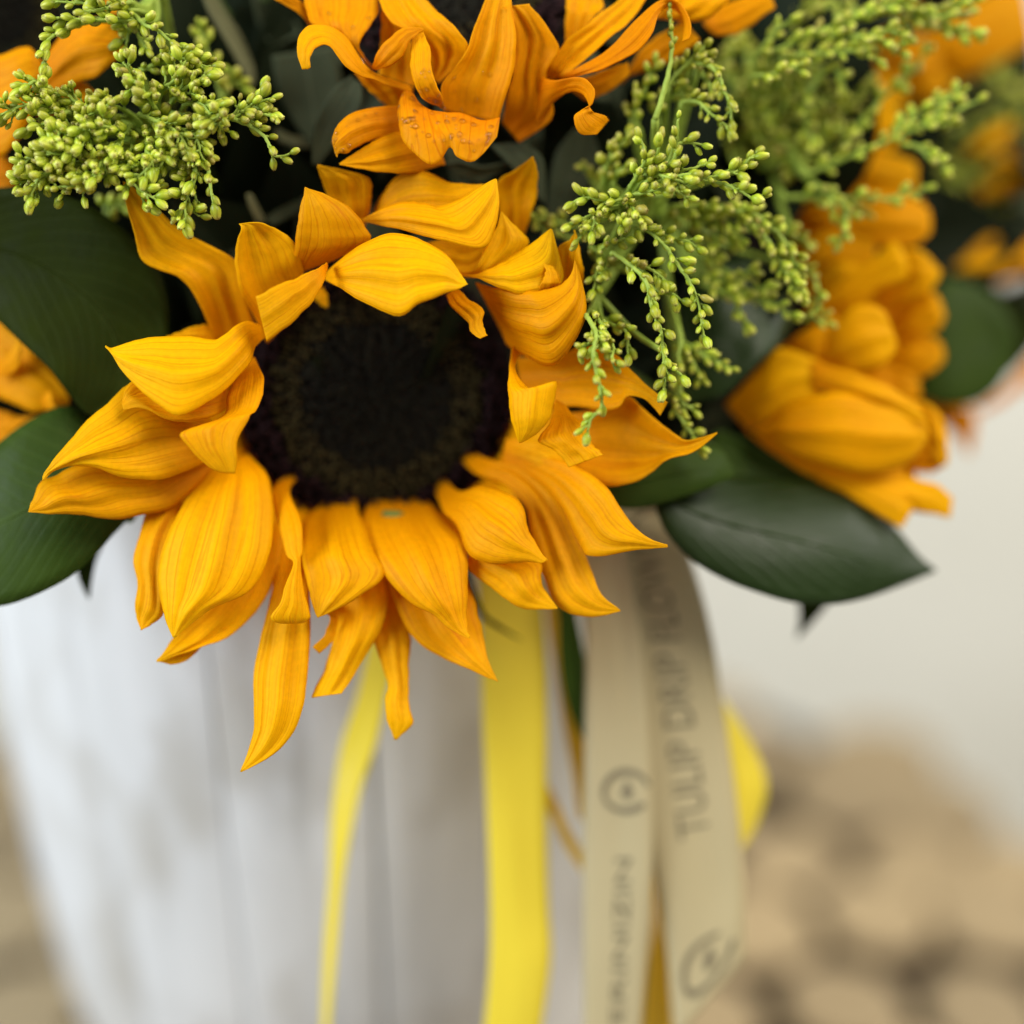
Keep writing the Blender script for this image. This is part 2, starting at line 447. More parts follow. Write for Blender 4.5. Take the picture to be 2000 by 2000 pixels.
M_BARK = noise_mat('bark', (0.07, 0.045, 0.025), (0.16, 0.11, 0.065), 160, 0.9, 0.5, 0.001)
M_BOARD = noise_mat('board_dark', (0.030, 0.020, 0.012), (0.06, 0.042, 0.026), 60, 0.8, 0.2, 0.001)
M_WALL = noise_mat('wall_paint', (0.70, 0.685, 0.62), (0.74, 0.725, 0.665), 6, 0.8, 0.05, 0.001)
M_FLOOR = noise_mat('floor_paint', (0.55, 0.52, 0.45), (0.62, 0.59, 0.52), 5, 0.6, 0.05, 0.001)

def water_mat():
    m, nt, nodes, links, bs, out = new_mat('water')
    tp = N(nt, 'ShaderNodeBsdfTransparent'); gl = N(nt, 'ShaderNodeBsdfGlossy'); gl.inputs['Roughness'].default_value = 0.05
    nz = N(nt, 'ShaderNodeTexNoise'); nz.inputs['Scale'].default_value = 30
    r = ramp(nt, [(0, (.05,) * 3), (1, (.10,) * 3)]); links.new(nz.outputs[0], r.inputs[0]); links.new(r.outputs[0], gl.inputs['Roughness'])
    fr = N(nt, 'ShaderNodeFresnel'); fr.inputs['IOR'].default_value = 1.36
    mx = N(nt, 'ShaderNodeMixShader'); links.new(fr.outputs[0], mx.inputs[0]); links.new(tp.outputs[0], mx.inputs[1]); links.new(gl.outputs[0], mx.inputs[2])
    links.new(mx.outputs[0], out.inputs[0])
    return m
M_WATER = water_mat()

# ------------------------------------------------------------------ setting
def box(name, lo, hi, mat, parent=None):
    x0, y0, z0 = lo; x1, y1, z1 = hi
    v = [Vector(p) for p in [(x0, y0, z0), (x1, y0, z0), (x1, y1, z0), (x0, y1, z0), (x0, y0, z1), (x1, y0, z1), (x1, y1, z1), (x0, y1, z1)]]
    f = [(3, 2, 1, 0), (4, 5, 6, 7), (0, 1, 5, 4), (1, 2, 6, 5), (2, 3, 7, 6), (3, 0, 4, 7)]
    return mesh_obj(name, local(parent, v), f, mat, parent, smooth=False)

tag(box('wall', (-3, 1.25, -0.72), (3, 1.35, 2.2), M_WALL), kind='structure')
tag(box('floor', (-3, -2.0, -0.80), (3, 1.35, -0.72), M_FLOOR), kind='structure')

BC = Vector((-0.052, 0.388, 0.0))       # basket / table axis

# round table topped with a mosaic of wood slices
TC = Vector((-0.055, 0.395, 0.0))
table = thing('wood_slice_table', 'round table top of pale tan wood slices with dark gaps, under the white basket', 'table', (TC.x, TC.y, -0.72))
def cyl(name, c, r0, r1, z0, z1, mat, parent, seg=48, jitter=0.0, bev=0.0):
    verts, faces = [], []
    prof = [(r0, z0), (r1, z1 - bev), (r1 - bev, z1)] if bev else [(r0, z0), (r1, z1)]
    jit = [1 + jitter * noise.noise(Vector((c[0] * 40 + math.cos(2 * math.pi * i / seg) * 1.3, c[1] * 40 + math.sin(2 * math.pi * i / seg) * 1.3, 0))) for i in range(seg)]
    for r, z in prof:
        for i in range(seg):
            a = 2 * math.pi * i / seg
            verts.append(Vector((c[0] + r * jit[i] * math.cos(a), c[1] + r * jit[i] * math.sin(a), z)))
    n = len(prof)
    for k in range(n - 1):
        for i in range(seg):
            j = (i + 1) % seg
            faces.append((k * seg + i, k * seg + j, (k + 1) * seg + j, (k + 1) * seg + i))
    faces.append(tuple(range(seg))[::-1]); faces.append(tuple((n - 1) * seg + i for i in range(seg)))
    return mesh_obj(name, local(parent, verts), faces, mat, parent, smooth=False)
cyl('board', (TC.x, TC.y), 0.305, 0.305, -0.045, -0.012, M_BOARD, table)
cyl('pedestal', (TC.x, TC.y), 0.09, 0.06, -0.70, -0.045, M_BOARD, table, 24)
cyl('foot', (TC.x, TC.y), 0.2, 0.18, -0.72, -0.70, M_BOARD, table, 32)

def slice_mesh(k):
    bm = bmesh.new(); seg = 14
    rs = [1 + 0.16 * noise.noise(Vector((math.cos(i * 2 * math.pi / seg) * 1.2 + k * 9, math.sin(i * 2 * math.pi / seg) * 1.2, k * 3.3))) for i in range(seg)]
    rings = []
    for rr, z in ((1.0, -0.012), (1.0, -0.0025), (0.93, 0.0)):
        rings.append([bm.verts.new((0.0225 * rr * rs[i] * math.cos(2 * math.pi * i / seg), 0.0225 * rr * rs[i] * math.sin(2 * math.pi * i / seg), z)) for i in range(seg)])
    for a, b in zip(rings, rings[1:]):
        for i in range(seg):
            f = bm.faces.new((a[i], a[(i + 1) % seg], b[(i + 1) % seg], b[i])); f.material_index = 1 if a is rings[0] else 0
    bm.faces.new(rings[-1]).material_index = 0
    me = bpy.data.meshes.new('wood_slice'); bm.to_mesh(me); bm.free()
    me.materials.append(M_SLICE); me.materials.append(M_BARK)
    return me
SLICES = [slice_mesh(k) for k in range(6)]
rng = random.Random(3)
pitch = 0.0505
row = 0
yy = -0.33
while yy < 0.33:
    xx = -0.33 + (pitch / 2 if row % 2 else 0)
    while xx < 0.33:
        px, py = xx + rng.uniform(-.007, .007), yy + rng.uniform(-.007, .007)
        if math.hypot(px, py) < 0.308:
            o = bpy.data.objects.new('wood_slice', rng.choice(SLICES)); link(o, table)
            o.location = (px, py, 0.72 + rng.uniform(-.003, .0))
            s = rng.uniform(0.85, 1.28); o.scale = (s, s * rng.uniform(.85, 1.1), 1); o.rotation_euler = (0, 0, rng.uniform(0, 6.28))
        xx += pitch
    yy += pitch * 0.866; row += 1

# whitewashed basket made of upright wooden staves
basket = thing('wooden_basket', 'round whitewashed basket of upright wooden staves holding the bouquet', 'basket', (BC.x, BC.y, 0.0))
PROF = [(0.0, 0.068), (0.008, 0.0745), (0.03, 0.0850), (0.06, 0.0930), (0.10, 0.0975), (0.15, 0.1002), (0.20, 0.1015), (0.243, 0.102)]
rng = random.Random(11)
a = 0.0; idx = 0
NST = 24
widths = [rng.uniform(0.6, 1.4) for _ in range(NST)]
tot = sum(widths)
for k in range(NST):
    da = widths[k] / tot * 2 * math.pi
    inset = rng.uniform(-0.00025, 0.00025); top = rng.uniform(-0.006, 0.006); gap = 0.00018
    verts, faces = [], []
    nc = 7
    lean = rng.uniform(-0.01, 0.01)
    for (z, r) in PROF:
        zz = z + (top if z > 0.2 else 0)
        for i in range(nc):
            t = i / (nc - 1)
            ang = a + lean * z / .24 + gap / r + t * (da - 2 * gap / r)
            bulge = 0.0001 * 4 * t * (1 - t) + 0.0002 * noise.noise(Vector((k * 3.1, z * 60, t * 2)))
            rr = r + inset + bulge - (0.00025 if i in (0, nc - 1) else 0)
            verts.append(BC + Vector((rr * math.cos(ang), rr * math.sin(ang), zz)))
        for i in (nc - 1, 0):
            ang = a + lean * z / .24 + gap / r + i / (nc - 1) * (da - 2 * gap / r)
            verts.append(BC + Vector(((r - 0.006) * math.cos(ang), (r - 0.006) * math.sin(ang), zz)))
    m = nc + 2
    for j in range(len(PROF) - 1):
        for i in range(m):
            i2 = (i + 1) % m
            faces.append((j * m + i, j * m + i2, (j + 1) * m + i2, (j + 1) * m + i))
    faces.append(tuple(range(m))[::-1]); faces.append(tuple((len(PROF) - 1) * m + i for i in range(m)))
    mesh_obj('stave', local(basket, verts), faces, M_WHITEWOOD, basket, smooth=False)
    a += da
cyl('inner_lining', (BC.x, BC.y), 0.060, 0.087, 0.001, 0.225, M_BOARD, basket, 40)
foam = cyl('floral_foam', (BC.x, BC.y), 0.070, 0.080, 0.226, 0.262, M_FOAM, None, 40, 0.05)
tag(foam, 'dark floral foam filling the basket behind the flowers', 'foam')
FOAM = BC + Vector((0, 0, 0.24))

# ------------------------------------------------------------------ ribbons
def ribbon(name, label, L, R, z, zR, mat, nv=40, nu=8, cup=0.0, group=None):
    g = surf_grid(L, R, z, zR, cup=cup, nu=nu, nv=nv, wob=1.3, seed=len(label))
    o = grid_mesh(name, g, mat, None, 0.00025)
    tag(o, label, 'ribbon', group)
    return o, g

V = lambda pts: pts
rb_r, g_r = ribbon('printed_ribbon', 'wide beige ribbon with grey lettering, ring emblem and slanted cut end', 
    [(1120, 950), (1180, 1100), (1208, 1250), (1235, 1420), (1258, 1600), (1290, 1780), (1306, 1890), (1318, 2035)],
    [(1288, 950), (1352, 1100), (1390, 1240), (1416, 1400), (1440, 1570), (1452, 1720), (1455, 1800), (1455, 1868)],
    [-36, -36, -37, -38, -39, -40, -40, -40], [-40, -40, -40, -41, -41, -42, -42, -42], M_RIB_B)
rb_l, g_l = ribbon('printed_ribbon', 'narrower beige ribbon with ring emblem above small lettering, beside the wide printed one',
    [(1118, 1000), (1142, 1220), (1141, 1460), (1138, 1660), (1139, 1860), (1140, 2060)],
    [(1215, 1000), (1246, 1220), (1270, 1460), (1276, 1660), (1264, 1860), (1246, 2060)],
    [-37, -37, -37, -38, -39, -40], [-35, -35, -35, -36, -38, -40], M_RIB_B)
ribbon('satin_ribbon', 'broad bright yellow satin ribbon hanging straight down the front of the basket',
    [(925, 1070), (935, 1160), (939, 1282), (943, 1414), (951, 1590), (957, 1766), (955, 1898), (940, 2060)],
    [(1040, 1070), (1056, 1160), (1067, 1282), (1068, 1414), (1068, 1590), (1072, 1766), (1076, 1876), (1050, 2060)],
    [-38, -39, -40, -42, -43, -44, -44, -44], [-39, -40, -41, -43, -45, -46, -46, -46], M_RIB_Y, cup=0.5)
ribbon('satin_ribbon', 'narrow yellow satin ribbon slanting left and twisting thinner below the petals',
    [(735, 1150), (722, 1240), (697, 1361), (666, 1458), (648, 1590), (643, 1722), (634, 1854), (628, 2040)],
    [(790, 1150), (775, 1250), (757, 1350), (734, 1458), (704, 1546), (676, 1680), (660, 1820), (640, 2040)],
    [-43, -44, -47, -50, -51, -51, -52, -52], [-38, -39, -42, -45, -47, -48, -50, -50], M_RIB_Y)
ribbon('satin_ribbon', 'golden ribbon strip hanging behind the narrow green leaf',
    [(1062, 1120), (1068, 1200), (1084, 1300), (1102, 1420), (1120, 1520), (1130, 1600)],
    [(1095, 1120), (1102, 1200), (1125, 1300), (1146, 1420), (1156, 1520), (1160, 1600)],
    [-44, -45, -46, -46, -47, -47], [-48, -48, -49, -49, -50, -50], M_RIB_G)
ribbon('satin_ribbon', 'thin yellow ribbon end crossing diagonally beside the broad yellow ribbon',
    [(1050, 1500), (1085, 1560), (1112, 1620), (1150, 1690)],
    [(1050, 1540), (1082, 1605), (1108, 1660), (1150, 1720)],
    [-47, -47, -47, -48], None, M_RIB_G)
ribbon('satin_ribbon', 'yellow ribbon loop bulging out past the edge of the wide printed ribbon',
    [(1380, 1330), (1410, 1362), (1444, 1409), (1482, 1481), (1497, 1535), (1485, 1592), (1455, 1650), (1400, 1700)],
    [(1380, 1380), (1400, 1400), (1418, 1450), (1428, 1500), (1433, 1545), (1432, 1600), (1420, 1650), (1390, 1690)],
    [-52, -53, -54, -56, -56, -55, -53, -51], [-46, -47, -48, -49, -49, -48, -47, -46], M_RIB_Y)
ribbon('satin_ribbon', 'golden ribbon tail showing between the two beige printed ribbons',
    [(1272, 1700), (1276, 1790), (1266, 1880), (1252, 2060)], [(1282, 1700), (1290, 1790), (1306, 1900), (1318, 2060)],
    [-48, -48, -48, -48], [-49, -49, -49, -49], M_RIB_G)

def eval_grid(g, u, v, lift):
    nv, nu = len(g) - 1, len(g[0]) - 1
    fv = min(max(v, 0), 0.9999) * nv; fu = min(max(u, 0), 0.9999) * nu
    j, i = int(fv), int(fu); a, b = fv - j, fu - i
    p = g[j][i].lerp(g[j][i + 1], b).lerp(g[j + 1][i].lerp(g[j + 1][i + 1], b), a)
    n = (g[j][i + 1] - g[j][i]).cross(g[j + 1][i] - g[j][i]).normalized()
    if n.dot(CL - p) < 0: n = -n
    return p + n * lift

def grid_at_px(g, y_px, u=0.5):
    """v whose mid point projects to the pixel row y_px"""
    best, bv = 1e9, 0
    for k in range(401):
        p = RC.transposed() @ (eval_grid(g, u, k / 400, 0) - CL)
        y = 1000 - 1000 * (p.y / -p.z) / HT
        if abs(y - y_px) < best: best, bv = abs(y - y_px), k / 400
    return bv

def print_text(body, parent, g, y_from, y_to, u_mid, u_half, name):
    """flat print laid on the ribbon surface, reading upward"""
    cu = bpy.data.curves.new('tmp', 'FONT'); cu.body = body; cu.size = 1.0; cu.resolution_u = 3
    to = bpy.data.objects.new('tmp', cu); COL.objects.link(to)
    dg = bpy.context.evaluated_depsgraph_get(); dg.update()
    me = bpy.data.meshes.new_from_object(to.evaluated_get(dg))
    bpy.data.objects.remove(to); 
    bm = bmesh.new(); bm.from_mesh(me)
    bmesh.ops.triangulate(bm, faces=bm.faces[:])
    bmesh.ops.subdivide_edges(bm, edges=[e for e in bm.edges if e.calc_length() > 0.25], cuts=2)
    xs = [v.co.x for v in bm.verts]; ys = [v.co.y for v in bm.verts]
    x0, x1, h0, h1 = min(xs), max(xs), min(ys), max(ys)
    va, vb = grid_at_px(g, y_from), grid_at_px(g, y_to)
    for v in bm.verts:
        s = (v.co.x - x0) / (x1 - x0); t = (v.co.y - h0) / (h1 - h0)
        v.co = eval_grid(g, u_mid - (t * 2 - 1) * u_half, va + (vb - va) * s, 0.00030)
    bm.to_mesh(me); bm.free()
    me.name = name; me.materials.clear(); me.materials.append(M_INK)
    o = bpy.data.objects.new(name, me); link(o, parent)
    return o

def print_emblem(parent, g, y_px, u_mid, ru, gap_ang, name='emblem'):
    """open ring with a drop in the middle, printed on the ribbon"""
    v0 = grid_at_px(g, y_px, u_mid)
    w = (eval_grid(g, 1, v0, 0) - eval_grid(g, 0, v0, 0)).length
    ln = sum((g[j + 1][4] - g[j][4]).length for j in range(len(g) - 1))
    verts, faces = [], []
    def add(x, y):
        verts.append(eval_grid(g, u_mid + x * ru, v0 + y * ru * w / ln, 0.00030)); return len(verts) - 1
    n = 44; prev = None
    for k in range(n + 1):
        a = gap_ang + 0.45 + (2 * math.pi - 0.9) * k / n
        th = 0.10 + 0.10 * abs(math.sin(a * 1.0 + 0.4))
        cur = (add(math.cos(a) * 1.0, math.sin(a)), add(math.cos(a) * (1.0 - th * 1.5), math.sin(a) * (1.0 - th * 1.5)))
        if prev: faces.append((prev[0], cur[0], cur[1], prev[1]))
        prev = cur
    c = add(0.05, 0.05); ring = []
    for k in range(20):
        a = 2 * math.pi * k / 20
        r = 0.30 + (0.18 if abs(a - math.pi * 1.5) < 0.35 else 0)
        ring.append(add(0.05 + math.cos(a) * r * 0.75, 0.05 + math.sin(a) * r))
    for k in range(20): faces.append((c, ring[k], ring[(k + 1) % 20]))
    return mesh_obj(name, verts, faces, M_INK, parent, smooth=False)

print_text('TULIP DRIP FLOWERS', rb_r, g_r, 1635, 975, 0.50, 0.165, 'lettering')
print_emblem(rb_r, g_r, 1875, 0.50, 0.36, -0.6)
print_emblem(rb_l, g_l, 1545, 0.62, 0.36, 0.2)
print_text('YERINIZIN', rb_l, g_l, 2045, 1675, 0.58, 0.115, 'lettering')

# ------------------------------------------------------------------ leaves
def leaf(label, crop, L, R, z, zR=None, cup=-2.0, mat=None, name='foliage_leaf', group=None, petiole=None, nv=24):
    mat = mat or M_LEAF
    Lp, Rp = cv(crop, L), cv(crop, R)
    g = surf_grid(Lp, Rp, z, zR, cup=cup, nu=12, nv=nv, wob=1.0, seed=random.random() * 50)
    base = g[0][6]
    t = thing(name, label, 'leaf', base, group)
    grid_mesh('blade', g, mat, t, 0.0004)
    mid = [g[j][6] + (CL - g[j][6]).normalized() * 0.0001 for j in range(len(g))]
    tube('midrib', mid, [0.0006 * (1 - 0.8 * k / (len(mid) - 1)) for k in range(len(mid))], mat, t, 6)
    if petiole:
        e = FOAM if petiole is True else petiole
        pts = spline3([base, base.lerp(e, 0.35) + Vector((0, 0.01, 0.012)), e], 10)
        tube('petiole', pts, 0.0011, M_STEM, t, 7)
    return t

leaf('large dark green glossy leaf below the goldenrod, overlapped by a sunflower petal', 'V',
     [(-120, 420), (0, 366), (90, 372), (170, 400), (250, 455), (315, 540), (330, 640), (300, 740), (178, 812)],
     [(-120, 560), (-40, 600), (0, 630), (40, 668), (95, 718), (120, 750), (140, 775), (155, 795), (176, 813)],
     [-16, -14, -13, -13, -14, -16, -17, -16, -14], [-16, -16, -14, -12, -11, -11, -12, -13, -14], cup=-2.0, petiole=True)
leaf('green leaf with rounded lower edge lying against the white basket', 'E',
     [(820, 1330), (760, 1120), (600, 760), (430, 622), (250, 680), (100, 770), (0, 850), (-200, 1000), (-350, 1250)],
     [(800, 1335), (700, 1440), (600, 1560), (450, 1690), (300, 1775), (150, 1840), (0, 1880), (-150, 1860), (-340, 1400)],
     [-17, -18, -19, -18, -17, -16, -16, -18, -22], [-17, -15, -13, -11, -10, -10, -11, -14, -22], cup=2.0, mat=M_LEAF_LT, petiole=True)
leaf('small pointed leaf tip poking below the rounded green leaf', 'E',
     [(480, 1600), (490, 1690), (530, 1780), (555, 1835)], [(640, 1500), (600, 1600), (575, 1720), (560, 1835)],
     [-26, -25, -25, -25], cup=-1, mat=M_LEAF_LT, petiole=True)
leaf('broad glossy leaf with a pale sheen beside the lettered ribbon', 'H',
     [(-190, 1190), (-60, 1190), (120, 1206), (300, 1212), (500, 1230), (680, 1275), (820, 1345), (920, 1450), (1010, 1560), (1086, 1622)],
     [(-180, 1230), (-130, 1420), (-20, 1560), (140, 1660), (300, 1722), (450, 1765), (600, 1776), (750, 1752), (900, 1700), (1086, 1624)],
     [-24, -26, -29, -31, -32, -33, -34, -34, -34, -34], [-24, -21, -20, -20, -20, -21, -23, -26, -30, -34], cup=2.5, mat=M_LEAF_GL, petiole=True)
leaf('dark leaf tip hanging under the broad sheeny leaf', 'H',
     [(470, 1700), (478, 1780), (480, 1850), (468, 1925)], [(640, 1720), (600, 1780), (540, 1850), (472, 1925)],
     [-44, -44, -45, -45], cup=-1, petiole=True)
leaf('green leaf under the long pointed right-hand petals of the front sunflower', 'J',
     [(700, 200), (900, 180), (1200, 120), (1450, 60), (1650, 80), (1735, 232)],
     [(800, 330), (960, 390), (1130, 425), (1320, 395), (1560, 320), (1735, 236)],
     [-20, -20, -20, -21, -22, -22], [-20, -19, -18, -18, -19, -22], cup=1.5, mat=M_LEAF_LT, petiole=True)
leaf('green leaf edge between the sheeny leaf and the blurred sunflower', 'H',
     [(90, 1030), (130, 1000), (220, 1040), (330, 1100), (520, 1190), (640, 1260)],
     [(110, 1160), (150, 1200), (250, 1230), (350, 1240), (500, 1262), (640, 1265)],
     [-36, -36, -37, -38, -39, -39], cup=-1.5, mat=M_LEAF_LT, petiole=True)
leaf('large dark leaf with blue-grey sheen behind the hanging goldenrod', 'H',
     [(-150, 820), (-100, 600), (0, 380), (120, 250), (250, 240), (380, 340), (450, 500)],
     [(-60, 900), (60, 870), (140, 850), (230, 770), (310, 700), (390, 620), (452, 505)],
     [-30, -31, -32, -34, -36, -37, -37], [-30, -28, -27, -27, -28, -31, -37], cup=1.0, mat=M_LEAF_GL, petiole=True)
leaf('mid green leaf behind the blurred sunflower, against the pale wall', 'H',
     [(1000, 850), (1060, 640), (1080, 440), (1110, 330), (1250, 350), (1380, 450), (1440, 580)],
     [(1010, 850), (1100, 890), (1200, 895), (1290, 870), (1370, 800), (1420, 700), (1442, 590)],
     [-70, -70, -70, -71, -72, -72, -72], cup=1.5, mat=M_LEAF_LT, petiole=True)
leaf('dark leaf edge at the outer side of the mid green leaf', 'H',
     [(1340, 400), (1400, 420), (1470, 450), (1560, 560)], [(1300, 840), (1400, 760), (1470, 690), (1560, 570)],
     [-80, -80, -80, -80], cup=-1, petiole=True)
leaf('narrow green leaf hanging between the yellow ribbon and the printed ribbon', 'J',
     [(700, 960), (720, 1080), (722, 1250), (740, 1430), (780, 1600), (830, 1720), (884, 1790)],
     [(800, 960), (815, 1040), (850, 1200), (888, 1400), (902, 1550), (900, 1680), (886, 1790)],
     [-33, -35, -37, -38, -39, -39, -39], cup=-1, mat=M_LEAF_LT, petiole=True)
leaf('thin dark leaf tip crossing the top of the broad yellow ribbon', 'J',
     [(150, 760), (190, 860), (250, 1030), (340, 1110), (500, 1190)], [(200, 780), (230, 900), (290, 1040), (370, 1100), (502, 1188)],
     [-24, -26, -29, -31, -33], cup=-0.5, petiole=True, mat=M_LEAF_DK)
leaf('dried curled leaf with a pale edge standing beside the goldenrod', 'O',
     [(60, -120), (110, 60), (220, 260), (360, 500), (440, 660), (505, 790)],
     [(150, -120), (290, 120), (400, 290), (480, 470), (530, 600), (548, 720)],
     [-22, -23, -24, -25, -25, -24], [-26, -28, -29, -30, -30, -27], cup=-2, mat=M_BRACT_PALE, petiole=True)
leaf('grey-green hairy leaf in the shade between the two front sunflowers', 'O',
     [(520, -60), (560, 150), (640, 330), (690, 430)], [(760, -40), (850, 120), (930, 230), (945, 310)],
     [-32, -33, -32, -30], cup=-3, mat=M_BRACT, petiole=True)

# leaves deep inside the bouquet: the dark mass seen in the gaps
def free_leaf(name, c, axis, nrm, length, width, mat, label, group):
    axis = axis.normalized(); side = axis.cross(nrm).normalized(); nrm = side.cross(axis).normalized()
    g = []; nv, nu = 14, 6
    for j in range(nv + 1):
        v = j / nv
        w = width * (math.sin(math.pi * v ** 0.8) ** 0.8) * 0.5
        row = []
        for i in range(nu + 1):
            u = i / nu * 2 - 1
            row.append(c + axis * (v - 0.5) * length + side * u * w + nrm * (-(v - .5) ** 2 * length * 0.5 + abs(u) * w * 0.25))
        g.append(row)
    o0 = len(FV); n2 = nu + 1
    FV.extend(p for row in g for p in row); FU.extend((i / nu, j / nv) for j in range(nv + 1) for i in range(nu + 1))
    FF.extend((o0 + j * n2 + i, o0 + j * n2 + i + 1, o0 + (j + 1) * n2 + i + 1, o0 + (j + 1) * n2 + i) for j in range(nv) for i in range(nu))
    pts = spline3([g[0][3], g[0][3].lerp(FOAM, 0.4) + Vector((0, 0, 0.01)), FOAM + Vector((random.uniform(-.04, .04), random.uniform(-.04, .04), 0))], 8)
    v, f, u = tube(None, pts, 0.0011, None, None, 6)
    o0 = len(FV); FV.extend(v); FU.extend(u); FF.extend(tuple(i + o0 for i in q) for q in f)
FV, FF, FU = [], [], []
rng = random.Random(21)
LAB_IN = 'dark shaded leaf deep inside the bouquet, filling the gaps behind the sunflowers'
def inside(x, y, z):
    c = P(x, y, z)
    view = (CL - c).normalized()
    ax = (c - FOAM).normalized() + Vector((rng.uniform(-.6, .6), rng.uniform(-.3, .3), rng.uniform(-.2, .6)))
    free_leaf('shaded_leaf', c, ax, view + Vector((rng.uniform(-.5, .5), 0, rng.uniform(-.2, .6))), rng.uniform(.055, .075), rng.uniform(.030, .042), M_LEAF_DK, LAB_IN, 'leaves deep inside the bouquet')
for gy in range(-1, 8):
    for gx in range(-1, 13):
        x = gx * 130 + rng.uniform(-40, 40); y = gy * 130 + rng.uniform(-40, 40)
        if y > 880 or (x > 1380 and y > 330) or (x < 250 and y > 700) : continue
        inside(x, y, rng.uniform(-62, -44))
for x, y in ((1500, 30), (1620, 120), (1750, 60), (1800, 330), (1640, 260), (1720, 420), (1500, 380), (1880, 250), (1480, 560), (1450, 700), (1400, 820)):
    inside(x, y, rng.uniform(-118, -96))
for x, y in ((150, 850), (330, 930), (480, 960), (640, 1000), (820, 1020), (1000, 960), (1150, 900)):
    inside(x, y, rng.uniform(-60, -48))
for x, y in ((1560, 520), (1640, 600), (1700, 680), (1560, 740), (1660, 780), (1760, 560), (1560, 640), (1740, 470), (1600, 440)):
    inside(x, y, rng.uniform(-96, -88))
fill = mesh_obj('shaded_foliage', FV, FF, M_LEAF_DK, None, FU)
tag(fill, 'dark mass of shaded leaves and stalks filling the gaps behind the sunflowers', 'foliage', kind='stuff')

# ------------------------------------------------------------------ sunflowers
def petal(parent, crop, L, R, z, zR=None, cup=-1.2, ridge=0.45, mat=None, nv=34, nu=14, wob=0.9, nridge=2.5, swap=False):
    g = surf_grid(cv(crop, L), cv(crop, R), z, zR, cup=cup, ridge=ridge, nridge=nridge, nu=nu, nv=nv, wob=wob, seed=random.random() * 90, rag=2.6)
    grid_mesh('petal', g, mat or M_PETAL, parent, 0.00022, swap=swap)
    return g

